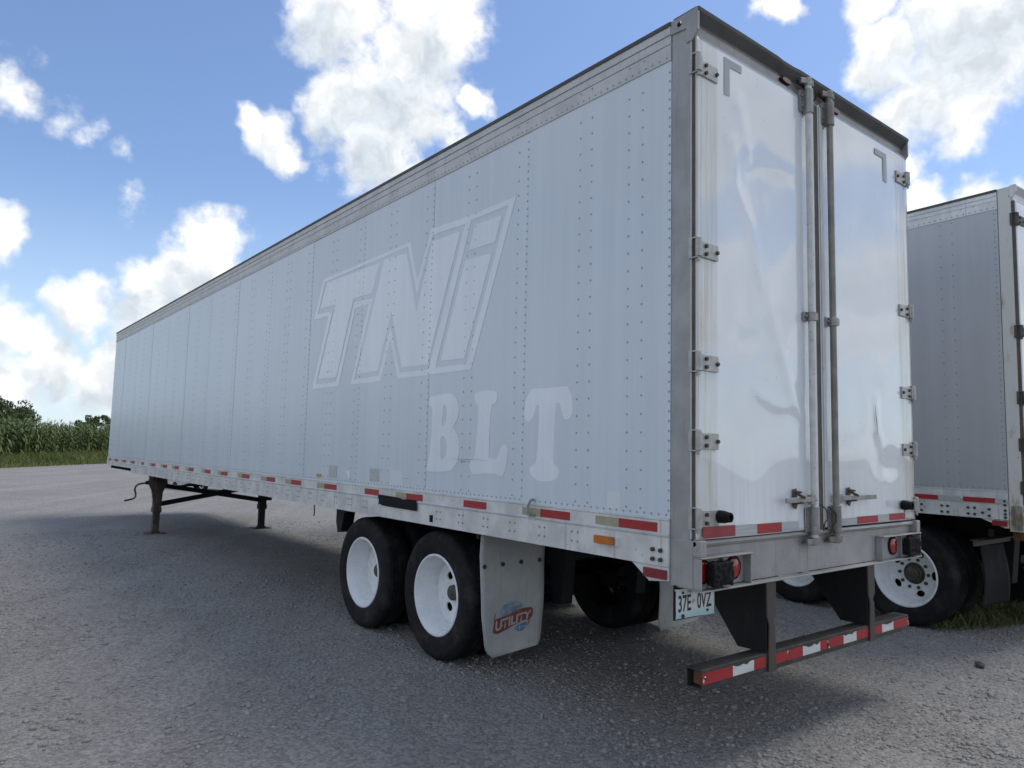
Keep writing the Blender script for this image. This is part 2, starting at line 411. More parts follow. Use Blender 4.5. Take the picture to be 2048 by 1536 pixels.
MT['hinge'] = mat('hinge aluminium', (0.44, 0.43, 0.41), 0.45, metal=0.35, fn=fn_worn(0.8, 1.1, 18, (0.16,0.13,0.10), 0.6))
MT['bolt'] = mat('dark bolt', (0.06, 0.055, 0.05), 0.5, metal=0.4)
MT['black'] = mat('black steel', (0.010, 0.010, 0.011), 0.65, spec=0.25, fn=fn_rust((0.028, 0.021, 0.017), 5.0, 0.45, 0.75))
MT['gearrust'] = mat('rusty black steel', (0.030, 0.026, 0.024), 0.6, fn=fn_rust((0.125, 0.080, 0.055), 6.0, 0.42, 0.62))
MT['guard'] = mat('black painted beam', (0.030, 0.029, 0.028), 0.55, fn=fn_rust((0.085, 0.068, 0.052), 9.0, 0.45, 0.7))
MT['upright'] = mat('grey brown upright', (0.060, 0.052, 0.045), 0.6, fn=fn_rust((0.10, 0.055, 0.030), 6.0, 0.45, 0.66))
MT['rustin'] = mat('rust', (0.20, 0.10, 0.05), 0.9, fn=fn_rust((0.10, 0.05, 0.025), 20))
MT['tyre'] = mat('tyre rubber', (0.011, 0.011, 0.012), 0.75, spec=0.22, fn=fn_tyre)
MT['rim'] = mat('white wheel paint', (0.80, 0.81, 0.82), 0.28, fn=fn_worn(0.95, 1.02, 8, (0.40,0.36,0.30), 0.3))
MT['hub'] = mat('oily hub', (0.085, 0.075, 0.062), 0.55, metal=0.3, fn=fn_worn(0.7, 1.3, 14))
MT['red'] = mat('red tape', (0.36, 0.018, 0.022), 0.4, fn=fn_tape((0.42, 0.10, 0.09)))
MT['redfade'] = mat('faded red tape', (0.30, 0.035, 0.040), 0.45, fn=fn_tape((0.5, 0.4, 0.38)))
MT['white_tape'] = mat('white tape', (0.62, 0.63, 0.62), 0.4, fn=fn_tape((0.25, 0.22, 0.18)))
MT['grey_tape'] = mat('grey tape', (0.42, 0.44, 0.44), 0.45, fn=fn_tape((0.30, 0.30, 0.28)))
MT['tan_tape'] = mat('yellowed tape', (0.36, 0.345, 0.23), 0.45, fn=fn_tape((0.30, 0.28, 0.2)))
MT['mark'] = mat('grey corner mark', (0.36, 0.39, 0.39), 0.4)
MT['lens'] = mat('red lamp lens', (0.30, 0.008, 0.012), 0.12, coat=0.5)
MT['lensdark'] = mat('dark red lamp lens', (0.095, 0.008, 0.014), 0.2, coat=0.4)
MT['reflector'] = mat('dull red reflector', (0.22, 0.020, 0.030), 0.3, fn=fn_worn(0.8, 1.15, 25))
MT['amber'] = mat('amber lens', (0.56, 0.155, 0.012), 0.2, coat=0.4, fn=fn_worn(0.75, 1.1, 12))
MT['rubber'] = mat('black rubber', (0.009, 0.009, 0.010), 0.8, spec=0.2, fn=fn_worn(0.7, 1.5, 22))
MT['flap'] = mat('white mud flap', (0.47, 0.475, 0.46), 0.55, fn=fn_worn(0.85, 1.08, 4.0, (0.16,0.14,0.12), 0.35))
MT['flapblack'] = mat('black mud flap', (0.012, 0.012, 0.013), 0.7, spec=0.15, fn=fn_rust((0.034, 0.033, 0.032), 8, 0.5, 0.7))
MT['plate'] = mat('licence plate', (0.66, 0.70, 0.70), 0.35, fn=lambda k, b, co, base: k.put(b.inputs['Base Color'], k.mix(k.ss(k.sep(co)[2], 0.85, 0.79), (0.68, 0.70, 0.70), (0.42, 0.60, 0.62))))
MT['ink'] = mat('dark plate ink', (0.015, 0.022, 0.035), 0.5)
MT['inkgreen'] = mat('teal plate ink', (0.10, 0.22, 0.24), 0.5)
MT['banner'] = mat('faded red print', (0.23, 0.060, 0.055), 0.6, fn=fn_worn(0.85, 1.25, 14, (0.40,0.36,0.34), 0.4))
MT['bannertext'] = mat('faded cream print', (0.52, 0.46, 0.42), 0.6)
MT['globe'] = mat('faded blue print', (0.20, 0.27, 0.36), 0.6, fn=fn_worn(0.7, 1.5, 16, (0.45,0.46,0.45), 0.8))
MT['globe2'] = mat('blue print', (0.09, 0.21, 0.38), 0.6, fn=fn_worn(0.8, 1.3, 16, (0.42,0.45,0.45), 0.5))
MT['patch'] = mat('black patch', (0.010, 0.010, 0.012), 0.7, spec=0.15)
MT['sticker'] = mat('pale sticker', (0.68, 0.72, 0.73), 0.5)
MT['yellow'] = mat('yellow sticker', (0.50, 0.33, 0.08), 0.5, fn=fn_worn(0.7, 1.1, 40))
MT['print'] = mat('printed document', (0.56, 0.57, 0.55), 0.5, fn=fn_print)
MT['roof'] = mat('roof sheet', (0.55, 0.55, 0.54), 0.5)
MT['core'] = mat('inner wall', (0.05, 0.05, 0.05), 0.8)
MT['post2'] = mat('rusty white post', (0.62, 0.61, 0.57), 0.4, fn=fn_rusty_white)
MT['gravel'] = mat('crushed stone', (0.325, 0.308, 0.286), 0.95, spec=0.25, fn=fn_gravel)
MT['stone'] = mat('loose gravel', (0.285, 0.271, 0.252), 0.9, spec=0.25, fn=fn_stone)
MT['soil'] = mat('soil and grass', (0.075, 0.095, 0.035), 1.0, spec=0.2, fn=fn_leaf((0.14, 0.13, 0.065), 0.2))
MT['grass'] = mat('grass blades', (0.085, 0.135, 0.030), 0.7, spec=0.3, fn=fn_leaf((0.22, 0.225, 0.080), 0.45))
MT['weed'] = mat('dark weeds', (0.045, 0.075, 0.022), 0.7, spec=0.3, fn=fn_leaf((0.19, 0.19, 0.085), 2.2))
MT['corn'] = mat('corn leaves', (0.060, 0.098, 0.026), 0.6, spec=0.3, fn=fn_leaf((0.175, 0.205, 0.070), 0.8))
MT['leaf'] = mat('tree leaves', (0.050, 0.078, 0.028), 0.6, spec=0.35, fn=fn_leaf((0.12, 0.14, 0.055), 0.5))
MT['bark'] = mat('bark', (0.09, 0.075, 0.06), 0.9, fn=fn_rust((0.05, 0.042, 0.035), 12))
MT['carpaint'] = mat('dark green car paint', (0.012, 0.035, 0.022), 0.2, coat=0.6)
MT['glass'] = mat('car glass', (0.02, 0.025, 0.03), 0.08, coat=0.4)
MT['chrome'] = mat('chrome', (0.85, 0.85, 0.86), 0.12, metal=1.0)
MT['silver'] = mat('bright glint metal', (0.75, 0.75, 0.75), 0.3, metal=0.6)

# ------------------------------------------------------------------ ground
def sheet(name, pts, z, m):
    mb = MB(); mb.add([(x, y, z) for x, y in pts], [tuple(range(len(pts)))])
    return tag(mb.build(name, m), kind='structure')
sheet('ground', [(2500*math.cos(a), 2500*math.sin(a)) for a in [2*PI*i/64 for i in range(64)]], -0.008, MT['soil'])
ED = Vector((0.532, 0.847)); EN = Vector((-0.847, 0.532)); E0 = Vector((0.02, 47.2))      # edge of the lot, its direction, its outward side
rng = np.random.default_rng(5)
edge = []
for i in range(161):
    s_ = -120 + i*1.5
    p = E0 + ED*s_ + EN*(0.5*math.sin(s_*0.21) + 0.25*math.sin(s_*0.77+1) + float(rng.normal(0, .10)))
    edge.append((p.x, p.y))
far = E0 + ED*120 - EN*150; near = E0 - ED*120 - EN*150
sheet('gravel_lot', edge + [(far.x, far.y), (near.x, near.y)], 0.0, MT['gravel'])

# loose stones lying on the lot: real chips, thickest in drifts between the wheel tracks
def vnoise(x, y, s, seed):
    g = np.random.default_rng(seed).random((64, 64)); x = x/s; y = y/s
    xi = np.floor(x).astype(int); yi = np.floor(y).astype(int); fx = x-xi; fy = y-yi; fx = fx*fx*(3-2*fx); fy = fy*fy*(3-2*fy)
    q = lambda a, b: g[a % 64, b % 64]
    return (q(xi, yi)*(1-fx)+q(xi+1, yi)*fx)*(1-fy)+(q(xi, yi+1)*(1-fx)+q(xi+1, yi+1)*fx)*fy
def scatter_stones(n):
    N = n*5
    x = rng.uniform(-7.5, 5.2, N); y = rng.uniform(-2.2, 13.0, N)
    d = np.hypot(x+3.1, y+2.4)
    keep = (0.55*vnoise(x+50, y+50, 0.9, 1)+0.45*vnoise(x+50, y+50, 0.23, 2))**2.2*2.2*np.clip((5.2/d)**1.5, 0, 1)
    ok = rng.random(N) < keep
    x, y, d = x[ok][:n], y[ok][:n], d[ok][:n]; N = len(x)
    ph = (1+5**.5)/2
    iv = np.array([(-1,ph,0),(1,ph,0),(-1,-ph,0),(1,-ph,0),(0,-1,ph),(0,1,ph),(0,-1,-ph),(0,1,-ph),(ph,0,-1),(ph,0,1),(-ph,0,-1),(-ph,0,1)])/1.9
    fa = np.array([(0,11,5),(0,5,1),(0,1,7),(0,7,10),(0,10,11),(1,5,9),(5,11,4),(11,10,2),(10,7,6),(7,1,8),(3,9,4),(3,4,2),(3,2,6),(3,6,8),(3,8,9),(4,9,5),(2,4,11),(6,2,10),(8,6,7),(9,8,1)])
    size = np.clip(rng.lognormal(math.log(0.0069), 0.44, N), 0.0032, 0.022)
    size = np.where(rng.random(N) < .015, rng.uniform(.012, .021, N), size)
    V = iv[None]*rng.uniform(.68, 1.25, (N, 12, 1))*np.stack([size*rng.uniform(.8, 1.5, N), size*rng.uniform(.7, 1.1, N), size*rng.uniform(.45, .85, N)], 1)[:, None]
    a = rng.uniform(0, 2*PI, N); ca, sa = np.cos(a)[:, None], np.sin(a)[:, None]
    X = V[..., 0]*ca-V[..., 1]*sa + x[:, None]; Y = V[..., 0]*sa+V[..., 1]*ca + y[:, None]; Z = V[..., 2] + (size*0.22)[:, None]
    F = (fa[None] + (np.arange(N)*12)[:, None, None]).reshape(-1, 3)
    return np_mesh('gravel_stones', np.stack([X, Y, Z], -1).reshape(-1, 3), F)
tag(place(scatter_stones(60000), 'gravel_stones', MT['stone']), 'loose grey crushed stones strewn over the lot', 'gravel', kind='stuff')

def rock(x, y, r, label):
    bm = bmesh.new(); bmesh.ops.create_icosphere(bm, subdivisions=2, radius=1)
    q = random.Random(3)
    for v in bm.verts:
        k = q.uniform(.86, 1.1); v.co = Vector((v.co.x*r*1.35*k, v.co.y*r*.8*k, v.co.z*r*.7*k))
    me = bpy.data.meshes.new('rock'); bm.to_mesh(me); bm.free()
    o = place(me, 'rock', mat('dark rock', (0.075, 0.078, 0.085), 0.85, fn=fn_stone), loc=(x, y, r*.45), rot=(0.1, 0.1, 0.7))
    tag(o, label, 'rock')
rock(3.60, -0.07, 0.042, 'single dark fist-sized rock lying alone on the gravel behind the trailers')

# ------------------------------------------------------------------ wheels
def tyre_mesh(R=0.5, w=0.265):
    h = [(0.030, .300), (0.014, .330), (0.003, .375), (0.0, .405), (0.003, .430), (0.0015, .434), (0.010, .462), (0.022, .484), (0.036, .494), (0.046, .497)]
    gro = []
    for g in (0.074, 0.106, w-0.106, w-0.074):
        gro += [(g-.0045, R-.001), (g-.003, R-.014), (g+.003, R-.014), (g+.0045, R-.001)]
    prof = h + gro + [(w-x, r) for x, r in reversed(h)]
    return MB().lathe(prof, 64).mesh('tyre', 38)
def rim_mesh(kind, w=0.265):
    prof = [(.024, .300), (.016, .318), (.011, .314), (.010, .303), (.018, .297), (.045, .291), (.060, .279), (.105, .276), (.135, .262), (.200, .258),
            (.222, .272), (w-.01, .300), (w-.01, .305), (.222, .285), (.06, .297)]
    mb = MB().lathe(prof, 56)
    ci = lambda r, n, cx=0, cy=0: [(cx+r*math.cos(2*PI*i/n), cy+r*math.sin(2*PI*i/n)) for i in range(n)]
    loops = [ci(.262, 48), ci(.108, 28)]
    if kind == 'open': loops[1] = ci(.062, 28)
    if kind == 'plain': loops[1] = ci(.062, 28)
    for k in range({'ten': 5, 'open': 3, 'plain': 0}[kind]):
        a = 2*PI*k/5 + PI/5 if kind == 'ten' else 2*PI*k/3 + PI/3; c, s = math.cos(a), math.sin(a); R_ = .201 if kind == 'ten' else .142
        loops.append([(c*R_ - s*u + c*v, s*R_ + c*u + s*v) for u, v in [(.043*math.cos(2*PI*i/16), .031*math.sin(2*PI*i/16)) for i in range(16)]])
    # disc of the wheel, slightly dished
    mb.prism(loops, lambda a, b, d: (.203 + d - .014*max(0, 1-abs(math.hypot(a, b)-.20)/.07), a, b), .012)
    return mb.mesh('rim', 35)
def hub_mesh(nuts=True):
    if not nuts: return MB().lathe([(.25, .061), (.170, .060), (.160, .050), (.158, .030), (.152, .028), (.150, 0), (.25, 0)], 24).mesh('wheel', 40)
    mb = MB().lathe([(.25, .106), (.212, .104), (.208, .088), (.182, .082), (.178, .068), (.148, .064), (.142, .050), (.140, .0), (.25, .0)], 28)
    for k in range(10):
        a = 2*PI*k/10; y, z = .1425*math.cos(a), .1425*math.sin(a)
        mb.cyl((.206, y, z), (.186, y, z), .0175, 6); mb.cyl((.187, y, z), (.176, y, z), .009, 6)
    return mb.mesh('wheel', 40)
ME_TYRE, ME_RIM, ME_HUB = tyre_mesh(), rim_mesh('ten'), hub_mesh()
ME_RIM_IN = ME_RIM.copy(); ME_HUB2 = hub_mesh(False); ME_RIM_OPEN = rim_mesh('open'); ME_RIM_PLAIN = rim_mesh('plain')
def wheel(root, x, y, flip, ang, inner=False, rim=None):
    h = place(ME_HUB2 if rim else ME_HUB, 'wheel', MT['hub'], root, loc=(x, y, 0.5), rot=(ang, 0, PI if flip else 0))
    place(ME_TYRE, 'tyre', MT['tyre'], h); place(ME_RIM_IN if inner else (rim or ME_RIM), 'rim', MT['black' if inner else 'rim'], h)
    return h
def wheels(root, ys, rims=(None, None), xo=0.06, W_=2.59):
    for i, y in enumerate(ys):
        a = PI/5*(0.5+0.0*i)
        wheel(root, xo, y, False, [0.0, 0.55][i], False, rims[i]); wheel(root, xo+.265*2+.055, y, True, .4, True)
        wheel(root, W_-xo, y, True, .2); wheel(root, W_-xo-.265*2-.055, y, False, .7, True)
        MB().cyl((.30, y, .5), (W_-.30, y, .5), .064, 14).build('axle', MT['black'], root, 40)

# ------------------------------------------------------------------ trailer shell
def rivet_rows(pts, nrm=(-1, 0, 0), r=.0075, h=.0042):
    mb = MB()
    for p in pts: mb.dome(p, nrm, r, h)
    return mb
def extrude_y(prof, y0, y1):
    n = len(prof); mb = MB()
    return mb.add([(x, y0, z) for x, z in prof]+[(x, y1, z) for x, z in prof],
        [tuple(range(n)), tuple(range(2*n-1, n-1, -1))]+[(i, (i+1) % n, n+(i+1) % n, n+i) for i in range(n)])
def trailer_shell(root, P):
    y0, L, H, zb, zt, zr, Wd = P['y0'], P['L'], P['H'], P['zb'], P['zt'], P['zr'], 2.59
    pm, rm = P['panel'], P['rivet']
    seams = [y0] + [y0+1.25+1.2225*k for k in range(int((L-y0-1.6)/1.2225)+1)] + [L]
    for k in range(len(seams)-1):
        a, b = seams[k]+.0015, seams[k+1]-.0015
        mb = MB(); ny, nz = 2, 2
        mb.box(0.0015*(k % 2), .019, a, b, zb-.02, zt+.02)
        pn = mb.build('side_panel', pm, root)
        cols = P['cols0'] if k == 0 else [(.012, .0535), (.112, .105), (.625, .105), (.728, .105)]
        pts = []
        for c, sp in cols:
            n = int((zt-zb-.06)/sp); yy = seams[k]+c
            if yy > b-.01: continue
            pts += [(0.0015*(k % 2), yy, zb+.045+i*sp) for i in range(n+1)]
        n = int((b-a)/.052)
        pts += [(0.0015*(k % 2), a+.026+i*.052, zb+.021) for i in range(n)]
        tag(rivet_rows(pts).build('rivets', rm, pn, recalc=False), kind='stuff')
    MB().box(.021, .06, y0, L-.01, zb, zt).build('inner_wall', MT['core'], root)
    MB().box(Wd-.04, Wd, y0, L, zb, zt).build('right_side_wall', pm, root)
    MB().box(.01, Wd-.01, L-.005, L+.02, zb-.1, H-.03).build('front_wall', pm, root)
    MB().box(.02, Wd-.02, .05, L, H-.045, H-.012).build('roof', MT['roof'], root)
    MB().box(.03, Wd-.03, .10, L-.02, zb-.06, zb-.01).build('floor', MT['black'], root)
    # top rail: stepped extrusion
    d = H-zt
    prof = [(.02, zt), (-.006, zt), (-.006, zt+.40*d), (.000, zt+.405*d), (.000, zt+.43*d), (-.006, zt+.435*d), (-.006, zt+.64*d), (-.001, zt+.645*d), (-.001, zt+.665*d),
            (-.010, zt+.67*d), (-.010, zt+.88*d), (.02, zt+.88*d)]
    tr = extrude_y(prof, y0+.001, L).build('top_rail', P['toprail'], root)
    pts = [(-.006, y0+.03+i*.052, zt+.022) for i in range(int((L-y0)/.052))]
    pts += [(-.006, s+c, zt+.075) for s in seams[:-1] for c in ((.02, .12, .625, .73) if s > y0 else (.2, .31, .63, .73))]
    tag(rivet_rows(pts).build('rivets', rm, tr, recalc=False), kind='stuff')
    extrude_y([(.03, H-.027), (-.017, H-.027), (-.019, H-.006), (-.005, H+.002), (.06, H-.006)], y0+.002, L+.01).build('roof_edge', P['edge'], root)
    MB().box(Wd-.02, Wd+.015, y0, L, H-.22, H-.01).build('top_rail', P['toprail'], root)
    # bottom rail
    yk = P['yk']
    lo = [(-.012, zr), (-.012, zb-.098), (-.019, zb-.094), (-.021, zb-.086), (-.013, zb-.080), (-.0085, zb-.078), (-.0085, zb-.012), (-.014, zb-.008), (-.014, zb+.000), (.02, zb+.002), (.02, zr)]
    hi = [(x, z if z > zr+.001 else zr+.082) for x, z in lo]
    br = extrude_y(lo, y0+.001, yk).build('bottom_rail', MT['rail'], root)
    extrude_y(hi, yk, L).build('bottom_rail', MT['rail'], root)
    pts = []
    for i in range(int((yk-1.0)/.305)+1):
        yy = .86+i*.305
        if P['id'] == 1 and (2.62 < yy < 3.4): continue
        pts += [(-.012, yy+a, zr+b) for a in (-.026, .026) for b in (.060, .115)]
    tag(rivet_rows(pts, r=.0085, h=.006).build('rivets', MT['rivet2'], br, recalc=False), kind='stuff')
    MB().box(Wd-.02, Wd+.012, y0, L, zr, zb).build('bottom_rail', MT['rail'], root)
    cm = MB(); cm.box(.02, Wd-.02, -.025, .025, zr+.02, zr+.03); cm.box(.02, Wd-.02, -.003, .003, zr+.03, zb-.07); cm.box(.02, Wd-.02, -.025, .025, zb-.07, zb-.061)
    me = cm.mesh('crossmember')
    y = .70
    while y < L-.3: place(me, 'crossmember', MT['black'], root, loc=(0, y, 0)); y += .305
    for x in (.85, 1.70): MB().box(x, x+.07, P['wy']-1.0, P['wy']+2.6, zr-.16, zr+.015).build('slider_rail', MT['black'], root)
    for x in (.80, 1.66):
        for yy in (P['wy']-.62, P['wy']+.62, P['wy']+1.85):
            mb = MB(); mb.prism([[(yy-.10, zr-.12), (yy+.10, zr-.12), (yy+.05, .46), (yy-.05, .46)]], lambda a, b, d, x=x: (x+d, a, b), .12)
            mb.build('suspension_hanger', MT['black'], root)
        for yy in (P['wy'], P['wy']+1.245):
            mb = MB(); mb.bar((x+.06, yy-.56, .53), (x+.06, yy, .60), .075, .035); mb.bar((x+.06, yy, .60), (x+.06, yy+.56, .53), .075, .035)
            mb.build('leaf_spring', MT['black'], root)
    for yy in (P['wy'], P['wy']+1.245):
        for x in (.72, 1.78): MB().cyl((x, yy-.22, .52), (x, yy-.42, .56), .085, 14).build('brake_chamber', MT['black'], root, 40)
    MB().box(.86, 1.77, P['wy']-.45, P['wy']+1.75, zr-.30, zr-.02).build('slider_box', MT['black'], root)
    MB().cyl((.95, P['wy']+2.05, .80), (1.65, P['wy']+2.05, .80), .13, 18).build('air_tank', MT['black'], root, 40)

def bolts(mb, pts, y, r=.011, h=.012):
    for x, z in pts: mb.cyl((x, y, z), (x, y-h, z), r, 6)
ME_BOLT = MB().cyl((0, 0, 0), (0, -.012, 0), .011, 6).mesh('bolt')
def hinge(door, z, side, dz=0, withbolts=True, m='hinge', yd=-.03, W_=2.59):
    """strap hinge: barrel and clip on the frame corner, plate and bolts on the door"""
    X = (lambda x: x) if side < 0 else (lambda x: W_-x)
    mb = MB(); a, b = sorted((X(.022), X(.186))); z0, z1 = z-.046+dz, z+.040+dz
    mb.box(a, b, yd-.011, yd-.0008, z0, z1)
    a, b = sorted((X(.004), X(.040))); mb.box(a, b, yd-.018, yd-.001, z-.042, z+.042)
    mb.cyl((X(.006), yd-.014, z-.050), (X(.006), yd-.014, z+.052), .0165, 14)
    for zz in (z-.058, z+.050):
        a, b = sorted((X(-.008), X(.022))); mb.box(a, b, -.048, .004, zz, zz+.008)
    a, b = sorted((X(-.010), X(-.002))); mb.box(a, b, -.012, .010, z-.058, z+.058)
    mb.cyl((X(.006), yd-.014, z-.075), (X(.006), yd-.014, z-.05), .008, 8)
    h = mb.build('hinge', MT[m], door, 40, bev=.0015)
    for x_, z_ in ((X(.074), z+.018+dz), (X(.074), z-.026+dz), (X(.172), z-.003+dz)): place(ME_BOLT, 'bolt', MT['bolt'], door, loc=(x_, yd-.011, z_))

# ================================================================== the near trailer
T1 = empty('semi_trailer', (0, 0, 0))
tag(T1, 'long white enclosed semi trailer with ghosted lettering on its side and dented rear doors', 'trailer')
P1 = dict(id=1, y0=.1355, L=15.95, H=4.10, zb=1.300, zt=3.873, zr=1.047, panel=MT['panel'], rivet=MT['rivet'], toprail=MT['toprail'], edge=MT['dark'],
          cols0=[(.012, .0535), (.211, .105), (.318, .105), (.631, .105), (.736, .105)], yk=13.45, wy=2.5285)
trailer_shell(T1, P1)
wheels(T1, (2.5285, 2.5285+1.245), (ME_RIM_OPEN, ME_RIM_PLAIN))
WD = 2.59
# ghost lettering left by removed decals (flat print, hair-thin sheets on the panels)
TN_OUT= [(4.927, 2.246), (4.603, 2.99), (4.968, 2.994), (4.767, 3.403), (2.983, 3.426), (2.844, 3.068), (2.65, 3.466), (2.159, 3.446), (1.524, 3.448), (2.021, 2.243), (3.116, 2.244), (3.271, 2.592), (3.427, 2.244), (4.022, 2.242), (3.717, 2.99), (3.989, 2.985), (4.288, 2.241)]
TN_GAP= [[(4.844, 2.289), (4.5, 3.032), (4.878, 3.04), (4.713, 3.365), (3.022, 3.398), (2.845, 2.946), (2.632, 3.41), (2.151, 3.39), (2.617, 2.288), (3.084, 2.294), (3.277, 2.724), (3.464, 2.292), (3.949, 2.289), (3.635, 3.032), (4.012, 3.049), (4.352, 2.294)], [(2.07, 3.4), (1.615, 3.403), (2.082, 2.293), (2.513, 2.295)]]
TN_FILL= [[(4.779, 2.345), (4.444, 3.087), (4.812, 3.092), (4.677, 3.353), (3.536, 3.347), (3.658, 3.087), (4.042, 3.085), (4.348, 2.338)], [(3.441, 3.362), (3.041, 3.341), (2.839, 2.795), (2.625, 3.356), (2.216, 3.35), (2.638, 2.331), (3.053, 2.339), (3.272, 2.855), (3.491, 2.339), (3.897, 2.336)], [(2.025, 3.355), (1.685, 3.351), (1.76, 3.165), (2.096, 3.169)], [(2.136, 3.1), (1.797, 3.09), (2.111, 2.336), (2.444, 2.343)]]
LB= [[(2.579, 1.466), (2.592, 1.507), (2.57, 1.567), (2.551, 1.676), (2.54, 1.823), (2.546, 1.971), (2.591, 1.995), (2.589, 2.045), (2.554, 2.065), (2.332, 2.078), (2.265, 2.071), (2.207, 2.04), (2.171, 1.975), (2.168, 1.913), (2.197, 1.856), (2.232, 1.815), (2.178, 1.762), (2.147, 1.69), (2.148, 1.613), (2.167, 1.551), (2.225, 1.503), (2.279, 1.477)], [(2.371, 1.992), (2.341, 1.976), (2.331, 1.927), (2.334, 1.864), (2.371, 1.835), (2.391, 1.835), (2.387, 1.929), (2.384, 1.977)], [(2.376, 1.747), (2.341, 1.731), (2.321, 1.678), (2.323, 1.61), (2.361, 1.569), (2.39, 1.571), (2.4, 1.651), (2.4, 1.731)]]
LL= [[(1.964, 2.024), (1.957, 2.059), (1.923, 2.07), (1.83, 2.076), (1.731, 2.071), (1.69, 2.049), (1.688, 2.003), (1.707, 1.977), (1.743, 1.971), (1.76, 1.893), (1.77, 1.732), (1.768, 1.605), (1.743, 1.586), (1.687, 1.585), (1.657, 1.617), (1.624, 1.679), (1.597, 1.69), (1.562, 1.677), (1.552, 1.628), (1.565, 1.543), (1.593, 1.481), (1.619, 1.463), (1.683, 1.477), (1.771, 1.478), (1.938, 1.468), (1.99, 1.49), (2.008, 1.535), (1.994, 1.565), (1.952, 1.591), (1.935, 1.681), (1.919, 1.806), (1.918, 1.964), (1.949, 1.986)]]
LT= [[(1.384, 1.893), (1.368, 1.976), (1.338, 2.035), (1.303, 2.059), (1.144, 2.059), (0.974, 2.061), (0.948, 2.047), (0.919, 1.998), (0.909, 1.933), (0.916, 1.878), (0.944, 1.852), (0.969, 1.849), (0.991, 1.862), (1.012, 1.915), (1.029, 1.95), (1.049, 1.958), (1.064, 1.938), (1.072, 1.859), (1.078, 1.71), (1.078, 1.593), (1.064, 1.563), (1.031, 1.542), (1.021, 1.516), (1.036, 1.486), (1.081, 1.462), (1.147, 1.453), (1.229, 1.455), (1.285, 1.48), (1.31, 1.51), (1.301, 1.542), (1.256, 1.568), (1.241, 1.638), (1.232, 1.755), (1.228, 1.935), (1.237, 1.949), (1.257, 1.947), (1.277, 1.9), (1.304, 1.855), (1.335, 1.842), (1.364, 1.851)]]
side = lambda a, b, d: (-d, a, b)
def side_decal(name, loops, m, th=.0009):
    return MB().prism(loops, lambda a, b, d: (.0005-d*1.0, a, b), th+.0005).build(name, m, T1)
side_decal('ghost_letter', [TN_OUT]+TN_GAP, MT['ghost'])
for l in TN_FILL: side_decal('ghost_letter', [l], MT['ghost'])
for l in (LB, LL, LT): side_decal('ghost_letter', [smooth_loop(q) for q in l], MT['ghost'])
def rect(a, b, c, d): return [(a, c), (b, c), (b, d), (a, d)]
side_decal('sticker', [rect(.499, .602, 1.327, 1.422)], MT['sticker'])
side_decal('sticker', [[(3.194, 1.456), (2.992, 1.456), (2.968, 1.330), (3.179, 1.330)]], MT['sticker'])
side_decal('sticker', [rect(3.373, 3.56, 1.341, 1.456)], MT['print']); side_decal('sticker', [rect(4.243, 4.423, 1.339, 1.456)], MT['print'])
side_decal('sticker', [rect(4.595, 4.718, 1.333, 1.364)], MT['yellow'])
side_decal('sticker', [[(3.95, 1.42), (4.06, 1.42), (3.99, 1.35), (3.96, 1.35)]], MT['ghost'])
for y0_, y1_, z_ in ((2.02, 2.16, 1.562), (1.74, 2.31, 1.574), (2.05, 2.12, 1.556), (4.45, 4.63, 2.41), (2.86, 2.97, 1.395)):
    side_decal('scrape', [[(y0_, z_-.0016), ((y0_+y1_)/2, z_-.0035), (y1_, z_), ((y0_+y1_)/2, z_+.0016)]], MT['rivet'], .0014)
# conspicuity tape on the bottom rail: (pale end, boundary, red end, pale colour)
TAPE = [(.687,.504,.216,'tan_tape'),(1.372,1.191,.907,'tan_tape'),(2.230,2.057,1.772,'white_tape'),(3.062,2.889,2.628,'tan_tape'),(3.810,3.627,3.360,'white_tape'),(4.675,4.498,4.213,'tan_tape'),
        (5.519,5.355,5.076,'tan_tape'),(6.286,6.098,5.826,'tan_tape'),(7.117,6.960,6.683,'tan_tape'),(7.957,7.815,7.541,'tan_tape'),(8.705,8.546,8.290,'tan_tape'),(9.542,9.393,9.131,'tan_tape'),
        (10.385,10.218,9.977,'tan_tape'),(11.130,10.968,10.704,'tan_tape'),(11.975,11.813,11.535,'tan_tape'),(12.772,12.602,12.383,'white_tape'),(13.60,13.43,13.17,'tan_tape'),(14.42,14.25,13.98,'tan_tape'),(15.23,15.06,14.79,'tan_tape'),(15.90,15.77,15.50,'white_tape')]
for a, b, c, m in TAPE:
    for (u, v, mm) in ((b+.002, a, m), (c, b-.002, 'red')):
        MB().prism([rect(u, v, 1.233, 1.282) if 0 else rect(u, v, 1.2245, 1.2755)], lambda p, q, d: (-.0085-d, p, q), .0012).build('reflective_tape', MT[mm], T1)
# black patch, slot, hook, lamps and bolts on the rail
pa = [(3.336, 1.238), (3.20, 1.236), (3.04, 1.233), (2.95, 1.229), (2.93, 1.222), (2.88, 1.226), (2.698, 1.229), (2.692, 1.143), (3.05, 1.144), (3.27, 1.147), (3.30, 1.160), (3.335, 1.150), (3.325, 1.19), (3.345, 1.21)]
MB().prism([pa], lambda p, q, d: (-.0225-d, p, q), .0015).build('black_patch', MT['patch'], T1)
MB().prism([rect(2.462, 2.513, 1.074, 1.128)], lambda p, q, d: (-.0122-d, p, q), .001).build('rail_slot', MT['patch'], T1)
MB().tube([(-.030, 1.262, 1.226), (-.045, 1.268, 1.25), (-.045, 1.272, 1.29), (-.030, 1.262, 1.325), (-.016, 1.248, 1.333), (-.015, 1.245, 1.32)], .0085, 8).box(-.020, -.0086, 1.235, 1.29, 1.214, 1.236).build('tie_hook', MT['steel'], T1, 45)
am = MB().prism([[(.661, 1.117), (.496, 1.117), (.496, 1.168), (.661, 1.168)]], lambda p, q, d: (-.0125-d, p, q), .012).build('marker_lamp', MT['sticker'], T1)
